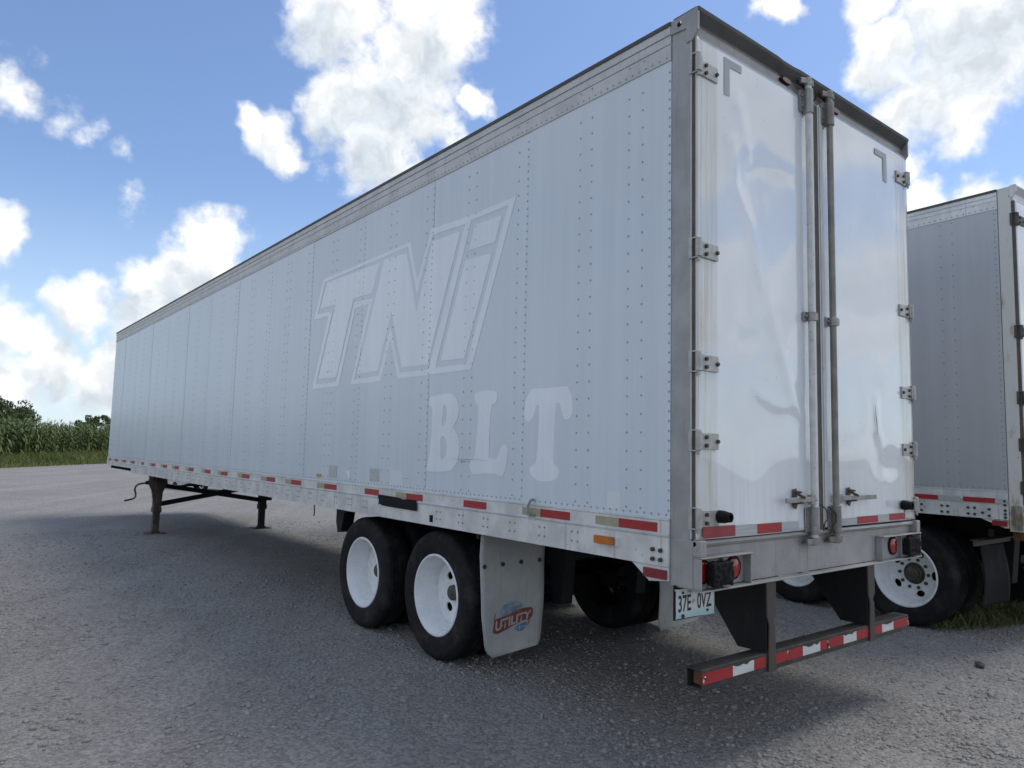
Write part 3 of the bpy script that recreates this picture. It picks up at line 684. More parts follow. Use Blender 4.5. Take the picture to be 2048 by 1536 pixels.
MB().prism([[(.664, 1.120), (.512, 1.120), (.512, 1.168), (.664, 1.168)]], lambda p, q, d: (-.0245-d, p, q), .026).build('amber_lens', MT['amber'], am, bev=.006)
ME_RBOLT = MB().cyl((0, 0, 0), (-.013, 0, 0), .0125, 6).mesh('bolt')
for y, z in ((.242, 1.131), (.188, 1.130), (.242, 1.080), (.188, 1.080)): place(ME_RBOLT, 'bolt', MT['bolt'], T1, loc=(-.012, y, z))
MB().prism([[(.401, 1.044), (.142, 1.044), (.142, .974), (.277, .958)]], lambda p, q, d: (-.004+d, p, q), .02).build('corner_gusset', MT['trim'], T1)
rf = MB().prism([rect(.150, .310, .979, 1.029)], lambda p, q, d: (-.0045-d, p, q), .014).build('side_reflector', MT['reflector'], T1, bev=.003)

# ---- rear frame
def post(root, x0, x1, m, H, y1=.135, zbot=.95):
    return MB().box(x0, x1, 0.0, y1, zbot, H-.075).build('rear_post', m, root, bev=.006)
post(T1, 0.0, .07, MT['frame'], 4.10); post(T1, WD-.07, WD, MT['frame'], 4.10)
for xa, xb in ((-.004, .004), (WD-.004, WD+.004)):   # seal strip and its bright edging seen in the gap beside each door
    MB().box(min(xa, xb)+.007, max(xa, xb)+.004, -.0265, -.004, 1.21, 3.95).build('door_seal', MT['seal'], T1)
    MB().box(xa-.001, xb+.004, -.0040, -.0002, 1.21, 3.93).build('edge_trim', MT['trim'], T1)
# header with overhanging drip lip and end caps
hp = [(.10, 3.957), (-.004, 3.957), (-.012, 3.962), (-.012, 3.984), (-.002, 3.990), (-.002, 4.034), (-.012, 4.040), (-.046, 4.088), (-.044, 4.102), (.10, 4.102)]
n_ = len(hp)
def header(root, hp, x0, x1, m):
    n = len(hp)
    mb = MB().add([(x0, y, z) for y, z in hp]+[(x1, y, z) for y, z in hp], [tuple(range(n)), tuple(range(2*n-1, n-1, -1))]+[(i, (i+1) % n, n+(i+1) % n, n+i) for i in range(n)])
    return mb.build('rear_header', m, root)
header(T1, hp, .012, WD-.012, MT['frame'])
def lip(root, x0, x1, H, m):
    mb = MB(); n = 40; random.seed(4); rows = []
    for i in range(n+1):
        x = x0+(x1-x0)*i/n; j = random.uniform(-.0010, .0010) + (-.006 if abs(i-14) < 2 else 0)
        rows.append([(x, -.010, H-.060), (x, -.049, H-.012+j), (x, -.053, H+.003+j), (x, -.03, H+.006+j*.5), (x, .12, H+.003)])
    vs = [p for r in rows for p in r]; k = 5
    mb.add(vs, [(i*k+a, i*k+a+1, (i+1)*k+a+1, (i+1)*k+a) for i in range(n) for a in range(k-1)])
    o = mb.build('drip_lip', m, root, recalc=False); s = o.modifiers.new('thick', 'SOLIDIFY'); s.thickness = .004; return o
lip(T1, -.004, WD+.004, 4.10, MT['dark'])
for x0, x1 in ((-.008, .011), (WD-.011, WD+.008)):
    MB().prism([[(.137, 4.018), (.137, 4.098), (-.050, 4.104), (-.050, 3.975), (-.012, 3.925), (.030, 3.925), (.030, 4.010)]], lambda a, b, d, x0=x0: (x0+d, a, b), x1-x0).build('corner_cap', MT['frame'], T1, bev=.003)
MB().cyl((-.0085, .075, 4.055), (-.0100, .075, 4.055), .014, 14).build('lifting_hole', MT['patch'], T1)
MB().prism([[(.055, 4.062), (.066, 4.072), (.069, 4.060), (.060, 4.050)]], lambda a, b, d: (-.0102-d, a, b), .001).build('hole_glint', MT['silver'], T1)  # bright sliver laid on as a painted glint at the hole's edge
for x in (.93, 1.24, 1.545):
    b_ = MB(); b_.cyl((x, -.002, 4.014), (x, -.008, 4.014), .012, 8)
    rim_ = MB().prism([[(x+.058*math.cos(2*PI*i/24), 4.012+.021*math.sin(2*PI*i/24)) for i in range(24)]], lambda a, b, d: (a, -.002-d, b), .010).build('clearance_lamp', MT['rubber'], T1, bev=.002)
    MB().prism([[(x+.050*math.cos(2*PI*i/24), 4.012+.0165*math.sin(2*PI*i/24)) for i in range(24)]], lambda a, b, d: (a, -.012-d, b), .014).build('lamp_lens', MT['lensdark'], rim_, bev=.005)

# ---- doors: real dented skins
def seg_d(px, pz, a, b):
    ax, az = a; bx, bz = b; dx, dz = bx-ax, bz-az; t_ = np.clip(((px-ax)*dx+(pz-az)*dz)/(dx*dx+dz*dz), 0, 1)
    return np.hypot(px-ax-t_*dx, pz-az-t_*dz)
def door_skin(name, x0, x1, z0, z1, m, dents, ridges, root, ripple, curl):
    ridges = [(pl, w*1.5, h*1.05) for pl, w, h in ridges]; dents = [(a, b, c, d, e*1.1) for a, b, c, d, e in dents]
    nx, nz = 48, 110
    xs = np.linspace(x0, x1, nx); zs = np.linspace(z0, z1, nz); X, Z = np.meshgrid(xs, zs)
    d = np.zeros_like(X)
    for cx, cz, sx, sz, h in dents: d += h*np.exp(-((X-cx)/sx)**2-((Z-cz)/sz)**2)
    for pl, wdt, h in ridges:
        dd = np.min([seg_d(X, Z, pl[i], pl[i+1]) for i in range(len(pl)-1)], axis=0); d += h*np.exp(-(dd/wdt)**2)
    d += ripple*(vnoise(X*1+9, Z+9, .33, 7)-.5)
    win = np.clip(np.minimum(np.minimum(X-x0, x1-X)/.05, np.minimum(Z-z0, z1-Z)/.05), 0, 1); d *= win
    d -= curl*np.exp(-(Z-z0)/.05)*np.clip(1-np.abs((X-(x0+.45*(x1-x0)))/(.62*(x1-x0))), 0, 1)
    Y = -.03 + d
    V = np.stack([X, Y, Z], -1).reshape(-1, 3); i = np.arange(nx*nz).reshape(nz, nx)
    F = np.stack([i[:-1, :-1], i[:-1, 1:], i[1:, 1:], i[1:, :-1]], -1).reshape(-1, 4)
    me = np_mesh(name, V, F); me.shade_smooth()
    o = place(me, name, m, root); s = o.modifiers.new('thick', 'SOLIDIFY'); s.thickness = .022; s.offset = -1; return o
dL = door_skin('left_door', .004, 1.214, 1.207, 3.952, MT['door_l'],
    [(.62, 3.25, .22, .30, .011), (.45, 2.55, .20, .35, .010), (.80, 2.25, .20, .30, -.008), (.55, 1.75, .30, .25, .008), (.95, 3.35, .12, .2, -.004), (.40, 3.45, .10, .16, -.006), (.85, 1.65, .2, .2, -.006)],
    [([(.40, 3.68), (.47, 3.52), (.50, 3.38)], .035, -.005), ([(.50, 3.34), (.62, 3.38), (.80, 3.40), (1.0, 3.40)], .035, .004), ([(.33, 3.42), (.36, 3.20), (.52, 2.98), (.60, 2.75), (.66, 2.60), (.80, 2.30), (.93, 2.02), (1.05, 1.90)], .035, -.006),
     ([(.66, 2.60), (.70, 2.45), (.60, 2.33), (.40, 2.30)], .03, .004), ([(.55, 2.02), (.75, 1.95), (.95, 1.95)], .025, -.003)], T1, .004, .014)
dR = door_skin('right_door', 1.292, 2.586, 1.212, 3.968, MT['door_r'], [(1.95, 2.9, .3, .8, .006), (2.0, 1.75, .1, .22, .005), (1.9, 1.95, .08, .15, -.003), (2.2, 1.6, .15, .1, .005)],
    [([(2.02, 2.05), (2.03, 1.85), (2.09, 1.75), (2.10, 1.35)], .03, -.006)], T1, .003, .004)
MB().box(1.216, 1.290, -.024, .0, 1.20, 3.955).build('centre_seal', MT['seal'], T1)
MB().box(1.196, 1.2135, -.038, -.029, 1.215, 3.94).build('door_edge_trim', MT['trim'], dL)
MB().box(1.2925, 1.318, -.038, -.029, 1.215, 3.95).build('door_edge_trim', MT['trim'], dR)
HZ = (3.790, 2.753, 2.139, 1.722, 1.317)
for s_, d_ in ((-1, dL), (1, dR)):
    for z in HZ:
        hinge(d_, z, s_, -.015 if z > 3 else 0)
    x = .188 if s_ < 0 else WD-.235
    bp = MB().lathe([(0, .034), (-.030, .033), (-.062, .026), (-.070, .026), (-.072, .018), (-.050, .015), (-.050, 0), (0, 0)], 20).mesh('door_bumper', 40)
    place(bp, 'door_bumper', MT['rubber'], d_, loc=(x, -.042, 1.322), rot=(0, 0, PI/2))
def rear_decal(door, loops, m, name='reflective_tape', y=-.0335, th=.0012):
    return MB().prism(loops, lambda a, b, d: (a, y-d, b), th).build(name, m, door)
for x0, x1, z0, z1, mm in ((.041,.322,1.214,1.273,'redfade'),(.323,.529,1.213,1.270,'grey_tape'),(.530,.779,1.213,1.268,'red'),(.780,.962,1.216,1.266,'grey_tape')): rear_decal(dL, [rect(x0, x1, z0, z1)], MT[mm], y=-.046)
for x0, x1, z0, z1, mm in ((1.455,1.494,1.216,1.259,'red'),(1.495,1.697,1.216,1.259,'grey_tape'),(1.698,1.990,1.217,1.263,'red'),(1.991,2.156,1.219,1.265,'grey_tape'),(2.157,2.410,1.220,1.266,'red')): rear_decal(dR, [rect(x0, x1, z0, z1)], MT[mm], y=-.0362)
rear_decal(dL, [[(.255,3.693),(.307,3.696),(.307,3.870),(.425,3.872),(.425,3.917),(.255,3.917)]], MT['mark'], 'corner_mark')
rear_decal(dR, [[(2.259,3.680),(2.259,3.898),(2.077,3.898),(2.077,3.855),(2.203,3.853),(2.203,3.682)]], MT['mark'], 'corner_mark', y=-.032)
rear_decal(dR, [[(1.985,2.02),(1.990,1.95),(2.000,1.90),(2.010,1.85),(2.008,1.81),(2.014,1.85),(2.005,1.905),(1.994,1.96)]], MT['patch'], 'tear', y=-.038)
# ---- lock rods
def lock_rod(door, x, m, gm, hx, flip):
    yr = -.066
    rod = MB().cyl((x, yr, 1.14), (x, yr, 4.05), .0205, 16).build('lock_rod', m, door, 40)
    for z0, z1, w in ((3.835, 3.995, .052), (1.185, 1.350, .052)):
        mb = MB(); mb.cyl((x, yr, z0), (x, yr, z1), .030, 16)
        mb.box(x-w-.010, x+.012, -.044, -.0375, z0+.012, z1-.008); mb.box(x-.026, x+.026, -.064, -.038, z0+.01, z1-.01)
        bolts(mb, [(x-w+.006, z0+.045), (x-w+.006, z1-.045)], -.044, .009, .010)
        mb.build('rod_guide', gm, door, 45, bev=.003)
    mb = MB(); mb.cyl((x, yr, 2.492), (x, yr, 2.548), .029, 16); mb.box(x-.058, x+.0, -.050, -.0375, 2.492, 2.548); mb.box(x-.01, x+.034, -.092, -.045, 2.498, 2.542); bolts(mb, [(x-.042, 2.52)], -.050, .010, .012)
    mb.build('rod_bracket', MT['steel'], door, 45, bev=.002)
    for z, s in ((1.140, -1), (4.045, 1)):   # cam and keeper at each end
        mb = MB(); mb.cyl((x, yr, z-.024), (x, yr, z+.024), .025, 12); mb.bar((x-.01, yr, z), (x-.062, yr+.018, z), .020, .034); mb.box(x-.055, x+.045, -.045, -.012, z+s*.018-.006, z+s*.018+.006)
        mb.box(x+.030, x+.045, -.080, -.012, z-.020, z+.020)
        mb.build('rod_cam', gm, door, 45, bev=.002)
    z = 1.394
    mb = MB(); s = -1 if hx < x else 1
    mb.box(min(x, x+s*.055), max(x, x+s*.055), yr-.016, yr+.016, z-.032, z+.028); mb.bar((x+s*.05, yr-.012, z), (hx, yr-.016, z), .030, .012, (0, 1, 0))
    mb.build('door_handle', MT['steel'], door, bev=.003)
    kx = .930 if s < 0 else 1.578
    mb = MB(); mb.prism([[(kx-.018, z+.060), (kx+.016, z+.066), (kx+.022, z+.03), (kx+.024, z-.03), (kx+.008, z-.058), (kx-.020, z-.040)]], lambda a, b, d: (a, -.038-d, b), .010)
    mb.cyl((kx, -.046, z+.045), (kx+.012, -.085, z+.045), .012, 8, .005); mb.bar((kx, -.05, z+.04), (kx+.008, -.105, z+.012), .014, .016); mb.bar((kx-.004, -.048, z-.022), (kx-.004, -.100, z-.016), .022, .012)
    mb.build('handle_catch', MT['hub'], door, 40, bev=.002)
lock_rod(dL, 1.108, MT['rodw'], MT['steel'], .770, False)
lock_rod(dR, 1.372, MT['rodg'], MT['rodg'], 1.870, True)
MB().tube([(1.185, -.06, 1.36), (1.195, -.08, 1.345), (1.222, -.085, 1.325), (1.226, -.085, 1.27), (1.19, -.085, 1.245), (1.188, -.08, 1.20)], .005, 6).build('seal_wire', MT['bolt'], dL, 50)
MB().tube([(1.292, -.06, 1.345), (1.300, -.08, 1.325), (1.325, -.088, 1.30), (1.325, -.088, 1.25), (1.292, -.085, 1.22), (1.300, -.09, 1.185)], .006, 6).build('seal_wire', MT['bolt'], dR, 50)

# ---- sill with lamp boxes
sp = [(.12, .955), (-.012, .955), (-.012, 1.165), (-.030, 1.172), (-.040, 1.186), (-.030, 1.200), (.12, 1.203)]
n_ = len(sp)
sill = MB().add([(-.002, y, z) for y, z in sp]+[(WD+.002, y, z) for y, z in sp], [tuple(range(n_)), tuple(range(2*n_-1, n_-1, -1))]+[(i, (i+1) % n_, n_+(i+1) % n_, n_+i) for i in range(n_)]).build('rear_sill', MT['frame'], T1, bev=.003)
MB().box(-.002, WD+.002, -.070, -.0122, .944, .953).build('sill_flange', MT['frame'], sill, bev=.002)
def lamp_box(x0, x1, mirror):
    X = (lambda x: x) if not mirror else (lambda x: WD-x)
    mb = MB()
    def bx(a, b, y0, y1, z0, z1): a, b = sorted((X(a), X(b))); mb.box(a, b, y0, y1, z0, z1)
    bx(x0, x1, -.072, -.0125, 1.112, 1.121); bx(x0, x0+.008, -.066, -.0125, .9535, 1.1115)
    bx(x1-.008, x1, -.060, -.0125, .9535, 1.1115); bx(.232, .240, -.034, -.0125, .9535, 1.1115)
    bx(x0-.002, x0+.05, -.062, -.0125, 1.1215, 1.205)
    o = mb.build('lamp_box', MT['frame'], sill, bev=.004)
    for cx in (.070, .345):
        lm = MB().lathe([(0, .064), (-.010, .064), (-.012, .056), (0, .056)], 28).build('tail_lamp', MT['rubber'], T1, 40, loc=(X(cx), -.013, 1.040), rot=(0, 0, PI/2))
        MB().lathe([(0, .055), (-.012, .054), (-.020, .040), (-.022, 0), (0, 0)], 28).build('lamp_lens', MT['lens'], lm, 40)
    mb = MB(); random.seed(9); a, b = sorted((X(.065), X(.245)))
    mb.box(a, b, -.098, -.038, .968, 1.092)
    o = mb.build('dock_bumper', MT['rubber'], T1, bev=.012)
    su = o.modifiers.new('sub', 'SUBSURF'); su.subdivision_type = 'SIMPLE'; su.levels = su.render_levels = 3
    tx = bpy.data.textures.new('chew', 'CLOUDS'); tx.noise_scale = .03
    dm = o.modifiers.new('chew', 'DISPLACE'); dm.texture = tx; dm.strength = .030; dm.mid_level = .6
lamp_box(.000, .457, False); lamp_box(.000, .590, True)

# ---- underride guard
gd = MB(); yb0, yb1, t_ = -.045, .055, .008
gd.box(.031, 2.398, yb0, yb0+t_, .452, .552); gd.box(.031, 2.398, yb1-t_, yb1, .452, .552); gd.box(.031, 2.398, yb0+t_, yb1-t_, .452, .460); gd.box(.031, 2.398, yb0+t_, yb1-t_, .544, .552)
gd = gd.build('underride_guard', MT['guard'], T1, bev=.003)
MB().box(.075, .090, yb0+.010, yb1-.010, .4605, .535).build('rusted_plug', MT['rustin'], gd, bev=.008)
for x in (.650, 1.835):
    mb = MB(); mb.prism([[(x-.045, .952), (x+.047, .952), (x+.047, .760), (x+.020, .720), (x+.036, .690), (x+.046, .449), (x-.030, .449), (x-.020, .70), (x-.040, .75)]], lambda a, b, d: (a, -.0465-d*1.0, b), .010)
    mb.build('guard_upright', MT['upright'], gd, bev=.002)
    mb = MB(); mb.prism([[(-.046, .952), (.44, .952), (.14, .553), (-.046, .553)]], lambda a, b, d, x=x: (x-.040+d, a, b), .010)
    mb.prism([[(-.046, .952), (.03, .952), (.03, .553), (-.046, .553)]], lambda a, b, d, x=x: (x+.030+d, a, b), .008)
    mb.build('guard_gusset', MT['black'], gd)
GT = [(.033,.294,'red'),(.296,.490,'white_tape'),(.492,.604,'red'),(.698,.990,'red'),(.992,1.189,'white_tape'),(1.191,1.268,'red'),(1.288,1.472,'red'),(1.474,1.640,'white_tape'),(1.642,1.798,'red'),(1.882,1.994,'red'),(1.996,2.162,'white_tape'),(2.164,2.392,'red')]
for a, b, mm in GT:
    l = [(a, .480), (b, .480), (b, .536), (a, .536)]
    if mm == 'white_tape': q = random.Random(int(a*1000)); l = [(a, .480), (b, .480), (b, .536)] + [(b-(b-a)*k/6, .536-q.uniform(0, .016)) for k in range(1, 6)] + [(a, .536)]
    MB().prism([l], lambda p, q, d: (p, -.0453-d, q), .0011).build('reflective_tape', MT[mm], gd)
q = random.Random(2)
for cx in (.045, .83, 1.278, 2.385):
    for k in range(5):
        x = cx+q.uniform(-.016, .016); z = .505+q.uniform(-.026, .026); w = q.uniform(.004, .009); h = q.uniform(.004, .011)
        MB().prism([[(x-w, z-h*.4), (x+w*.5, z-h), (x+w, z+h*.3), (x-w*.2, z+h)]], lambda p, q_, d: (p, -.0466-d, q_), .0008).build('tape_chip', MT['white_tape' if k % 2 else 'guard'], gd)

# ---- mud flaps, licence plate
def flap_mesh(pts, y, m, name='mud_flap', bend=.03, root=None):
    cx = sum(p[0] for p in pts)/len(pts); x0 = min(p[0] for p in pts); x1 = max(p[0] for p in pts); z1 = max(p[1] for p in pts); z0 = min(p[1] for p in pts)
    def fy(a, b): return y - bend*((a-cx)/(x1-x0)*2)**2*0.6 - .02*math.sin((b-z0)/(z1-z0)*PI*1.3)
    nx, nz = 14, 26; V = []; F = []
    import bisect
    zs = [z0+(z1-z0)*i/nz for i in range(nz+1)]
    def span(z):
        xs = []
        for i in range(len(pts)):
            (xa, za), (xb, zb) = pts[i], pts[(i+1) % len(pts)]
            if (za-z)*(zb-z) <= 0 and abs(za-zb) > 1e-9: xs.append(xa+(xb-xa)*(z-za)/(zb-za))
        return min(xs), max(xs)
    for z in zs:
        a, b = span(min(max(z, z0+.0015), z1-.0005))
        for i in range(nx+1): x = a+(b-a)*i/nx; V.append((x, fy(x, z), z))
    for j in range(nz):
        for i in range(nx): k = j*(nx+1)+i; F.append((k, k+1, k+nx+2, k+nx+1))
    o = MB().add(V, F).build(name, m, root, 60, recalc=False); s = o.modifiers.new('thick', 'SOLIDIFY'); s.thickness = .006; s.offset = 1
    return o, fy
FP = [(.046, 1.06), (.024, .886), (.026, .688), (.036, .472), (.057, .36), (.087, .226), (.128, .176), (.169, .149), (.586, .175), (.610, .204), (.614, .295), (.617, .403), (.625, .494), (.632, .70), (.638, .815), (.654, .935), (.654, 1.06)]
fl, fy = flap_mesh(FP, 1.90, MT['flap'], root=T1)
for x, z in ((.062, .808), (.241, .811), (.417, .815), (.594, .818)): MB().cyl((x, fy(x, z)-.003, z), (x, fy(x, z)-.014, z), .0165, 12).build('bolt', MT['bolt'], fl)
def flap_print(l, m, off, name='flap_print'):
    # vertical strips, so the print follows the curved flap
    x0 = min(p[0] for p in l)+1e-4; x1 = max(p[0] for p in l)-1e-4; n = max(2, int((x1-x0)/.008)); V = []; F = []
    for i in range(n+1):
        x = x0+(x1-x0)*i/n; zs = []
        for k in range(len(l)):
            (xa, za), (xb, zb) = l[k], l[(k+1) % len(l)]
            if (xa-x)*(xb-x) <= 0 and abs(xa-xb) > 1e-9: zs.append(za+(zb-za)*(x-xa)/(xb-xa))
        a, c = min(zs), max(zs)
        for j in range(5): z = a+(c-a)*j/4; V.append((x, fy(x, z)-off, z))
    for i in range(n):
        for j in range(4): q = i*5+j; F.append((q, q+5, q+6, q+1))
    return MB().add(V, F).build(name, m, fl, recalc=False)
FB= [(0.149, 0.334), (0.155, 0.423), (0.164, 0.426), (0.276, 0.442), (0.415, 0.477), (0.505, 0.478), (0.527, 0.461), (0.521, 0.415), (0.493, 0.385), (0.441, 0.388), (0.371, 0.368), (0.28, 0.338), (0.199, 0.319), (0.163, 0.324)]
FG1= [(0.213, 0.444), (0.22, 0.492), (0.256, 0.52), (0.319, 0.539), (0.39, 0.53), (0.423, 0.505), (0.424, 0.483), (0.276, 0.444)]
FG2= [(0.353, 0.339), (0.418, 0.366), (0.47, 0.37), (0.466, 0.342), (0.438, 0.314), (0.401, 0.311)]
flap_print(smooth_loop(FG1), MT['globe'], .0078); flap_print(smooth_loop(FG2), MT['globe2'], .0078); flap_print(FB, MT['banner'], .0098)
flap_print([(.160, .425), (.153, .425), (.158, .452), (.172, .475), (.166, .450)], MT['banner'], .0098); flap_print([(.488, .388), (.500, .392), (.492, .362), (.472, .333), (.482, .362)], MT['banner'], .0098)
for p_, q_ in (((.33, .538), (.40, .50)), ((.30, .50), (.42, .522)), ((.405, .362), (.405, .318)), ((.36, .335), (.465, .345))):
    dx, dz = q_[0]-p_[0], q_[1]-p_[1]; ln = math.hypot(dx, dz); ox, oz = -dz/ln*.003, dx/ln*.003
    flap_print([(p_[0]-ox, p_[1]-oz), (q_[0]-ox, q_[1]-oz), (q_[0]+ox, q_[1]+oz), (p_[0]+ox, p_[1]+oz)], MT['flap'], .0088)
tm = text_mesh('UTILITY', quad_map((.168, .338), (.500, .398), (.510, .457), (.170, .412), lambda x, z: (x, fy(x, z)-.0125, z)), .03)
place(tm, 'flap_lettering', MT['bannertext'], fl)
fr, _ = flap_mesh([(1.95, 1.06), (1.95, .16), (1.99, .10), (2.50, .12), (2.54, .16), (2.55, 1.06)], 1.88, MT['flap'], root=T1)
for x in (.02, 1.93): MB().box(x+.02, x+.64, 1.915, 1.955, 1.00, 1.05).build('flap_bracket', MT['black'], T1)
pl = MB().prism([smooth_loop([(-.008, .800), (.004, .787), (.16, .785), (.306, .781), (.318, .793), (.318, .92), (.306, .932), (.004, .938), (-.008, .926)], 2)], lambda a, b, d: (a, .090-d, b), .002).build('licence_plate', MT['plate'], T1)
place(text_mesh('37E', quad_map((.008, .817), (.116, .819), (.116, .906), (.008, .906), lambda x, z: (x, .0873, z)), .02), 'plate_number', MT['ink'], pl)
place(text_mesh('0VZ', quad_map((.168, .822), (.294, .822), (.294, .906), (.168, .906), lambda x, z: (x, .0873, z)), .02), 'plate_number', MT['ink'], pl)
place(text_mesh('P', quad_map((.128, .853), (.146, .853), (.146, .875), (.128, .875), lambda x, z: (x, .0873, z))), 'plate_number', MT['ink'], pl)
place(text_mesh('MISSOURI', quad_map((.085, .912), (.205, .912), (.205, .928), (.085, .928), lambda x, z: (x, .0873, z))), 'plate_heading', MT['ink'], pl)
for x, z, r in ((.045, .797, .011), (.255, .807, .007), (.045, .918, .007), (.255, .922, .006)): MB().cyl((x, .088, z), (x, .082, z), r, 12).build('bolt', MT['bolt'], pl)
MB().box(-.018, .33, .092, .100, .78, .96).build('plate_bracket', MT['black'], T1)
MB().prism([[(.10, 1.047), (4.15, 1.047), (4.15, .98), (4.02, .80), (3.95, .80)]][:1] if 0 else [[(4.02, 1.047), (4.42, 1.047), (4.42, .90), (4.38, .80), (4.30, .82), (4.25, 1.0)]], lambda a, b, d: (.10+d, a, b), .12).build('suspension_hanger', MT['black'], T1)
MB().tube([(.02, 4.78, 1.05), (.02, 4.77, .97), (.02, 4.78, .93)], .006, 6).build('hanging_hose', MT['black'], T1)

# ---- landing gear
lg = MB(); lg.cyl((.30, 12.14, .86), (2.10, 12.14, .86), .022, 10); lg.box(.05, 2.5, 12.06, 12.22, 1.0, 1.05)
lg = lg.build('landing_gear', MT['black'], T1, 40)
for x, m in ((.190, 'gearrust'), (2.125, 'black')):
    mb = MB(); mb.box(x-.064, x+.064, 12.03, 12.17, .42, 1.0); mb.box(x-.054, x+.054, 12.045, 12.155, .03, .43); mb.box(x-.072, x+.072, 12.02, 12.18, .38, .47)
    leg = mb.build('leg', MT[m], lg, bev=.004)
    mb = MB(); mb.box(x-.165, x+.165, 11.96, 12.24, .003, .018); mb.box(x-.07, x+.07, 12.02, 12.18, .018, .045); mb.build('foot', MT[m], leg, bev=.004)
MB().prism([[(.026, 1.05), (.345, 1.05), (.354, .937), (.300, .859), (.253, .743), (.243, .540), (.110, .535), (.062, .785), (.014, .882), (.002, .959)]], lambda a, b, d: (a, 12.028-d, b), .055).build('leg_bracket', MT['gearrust'], lg, bev=.006)
mb = MB()
for k in range(4): mb.box(.05+k*.075, .085+k*.075, 11.950, 11.972, .93, 1.045)
mb.build('bracket_ribs', MT['gearrust'], lg)
MB().cyl((.35, 12.0, .90), (.40, 12.0, .90), .030, 10).cyl((-.04, 12.0, .92), (.004, 12.0, .92), .034, 10).build('gear_shaft', MT['black'], lg, 40)
MB().box(2.19, 2.28, 12.0, 12.10, .55, .70).build('leg_stop', MT['black'], lg)
MB().bar((.255, 12.10, .53), (1.70, 12.10, .78), .05, .085).build('brace', MT['black'], lg); MB().bar((.25, 12.13, .87), (2.06, 12.13, .56), .05, .085).build('brace', MT['black'], lg)
MB().tube([(.0, 12.0, .922), (-.10, 12.02, .905), (-.150, 12.04, .893), (-.185, 12.06, .855), (-.197, 12.08, .80), (-.172, 12.1, .725), (-.170, 12.1, .675), (-.195, 12.1, .638), (-.25, 12.1, .620), (-.348, 12.1, .600)], .0165, 8).build('crank_handle', MT['gearrust'], lg, 50)
MB().prism([[(9.4, 1.046), (10.75, 1.046), (10.70, .965), (10.2, .965), (9.8, .99)]], lambda a, b, d: (.02+d, a, b), .008).build('gear_wing_plate', MT['rail'], T1)
MB().prism([[(10.25+.14*math.cos(a), .968+.050*math.sin(a)) for a in [PI*i/10 for i in range(11)]]], lambda a, b, d: (.0195-d, a, b), .001).build('wing_hole', MT['patch'], T1)

# ================================================================== the second trailer
TH = .066; dr = Vector((math.sin(TH), math.cos(TH), 0))
b0 = Vector((4.461, -.047, 0)) - dr*.11
T2 = empty('semi_trailer', b0, -TH)
tag(T2, 'grey aluminium semi trailer with rusty white rear post, parked right of the lettered one', 'trailer')
P2 = dict(id=2, y0=.11, L=11.3, H=4.172, zb=1.386, zt=3.985, zr=1.130, panel=MT['panel2'], rivet=MT['rivet2'], toprail=MT['rail'], edge=MT['dark'],
          cols0=[(.028, .0535), (.401, .105), (.510, .105), (.90, .105), (1.01, .105)], yk=9.2, wy=1.086)
trailer_shell(T2, P2)
wheels(T2, (1.086, 1.086+1.245))
for x0, x1 in ((0, .07), (WD-.07, WD)): MB().box(x0, x1, .0, .108, 1.03, 4.172).build('rear_post', MT['post2'], T2, bev=.006)
hp2 = [(.10, 4.04), (-.004, 4.04), (-.012, 4.046), (-.012, 4.07), (-.002, 4.075), (-.004, 4.115), (-.045, 4.165), (-.043, 4.176), (.10, 4.176)]
header(T2, hp2, .012, WD-.012, MT['rail'])
for x0, x1 in ((-.006, .011), (WD-.011, WD+.006)):
    MB().prism([[(.0, 4.09), (.0, 4.178), (-.050, 4.178), (-.050, 4.11), (-.015, 4.06), (-.002, 4.06)]], lambda a, b, d, x0=x0: (x0+d, a, b), x1-x0).build('corner_cap', MT['rail'], T2)
d2L = door_skin('left_door', .02, 1.26, 1.27, 4.035, MT['door_r'], [], [], T2, .003, 0); d2R = door_skin('right_door', 1.29, 2.57, 1.27, 4.035, MT['door_r'], [], [], T2, .003, 0)
MB().box(.006, .020, -.026, -.0005, 1.27, 4.03).build('door_seal', MT['seal'], T2)
for z in (3.86, 2.82, 2.22, 1.80, 1.42):
    for s_, d_ in ((-1, d2L), (1, d2R)):
        hinge(d_, z, s_, m='hub')
MB().box(.0, WD, -.03, .10, 1.035, 1.262).build('rear_sill', MT['post2'], T2, bev=.004)
lock_rod(d2L, 1.12, MT['rodw'], MT['rodg'], .78, False); lock_rod(d2R, 1.43, MT['rodw'], MT['rodg'], 1.87, True)
for cx in (.16, .32, WD-.32, WD-.16):
    lm = MB().lathe([(0, .064), (-.010, .064), (-.012, .056), (0, .056)], 28).build('tail_lamp', MT['rubber'], T2, 40, loc=(cx, -.031, 1.150), rot=(0, 0, PI/2))
    MB().lathe([(0, .055), (-.012, .054), (-.020, .040), (-.022, 0), (0, 0)], 28).build('lamp_lens', MT['lens'], lm, 40)
for a, b, mm in ((-.0, .0, None), (.21, .48, 'red'), (.70, .93, 'red'), (.112, .21, 'grey_tape'), (.50, .70, 'grey_tape')):
    if mm: MB().prism([rect(a, b, 1.272, 1.316)], lambda p, q, d: (-.022-d, p, q), .001).build('reflective_tape', MT[mm], T2)
for y, z in ((.86, 1.217), (.86, 1.161), (.673, 1.219), (.619, 1.219), (.673, 1.163), (.619, 1.163), (.44, 1.218), (.385, 1.218), (.44, 1.162), (.385, 1.162), (.318, 1.18), (.263, 1.214), (.263, 1.155), (.133, 1.295), (.133, 1.26), (.133, 1.212), (.133, 1.18), (.133, 1.15)): place(ME_RBOLT, 'bolt', MT['bolt'], T2, loc=(-.011, y, z))
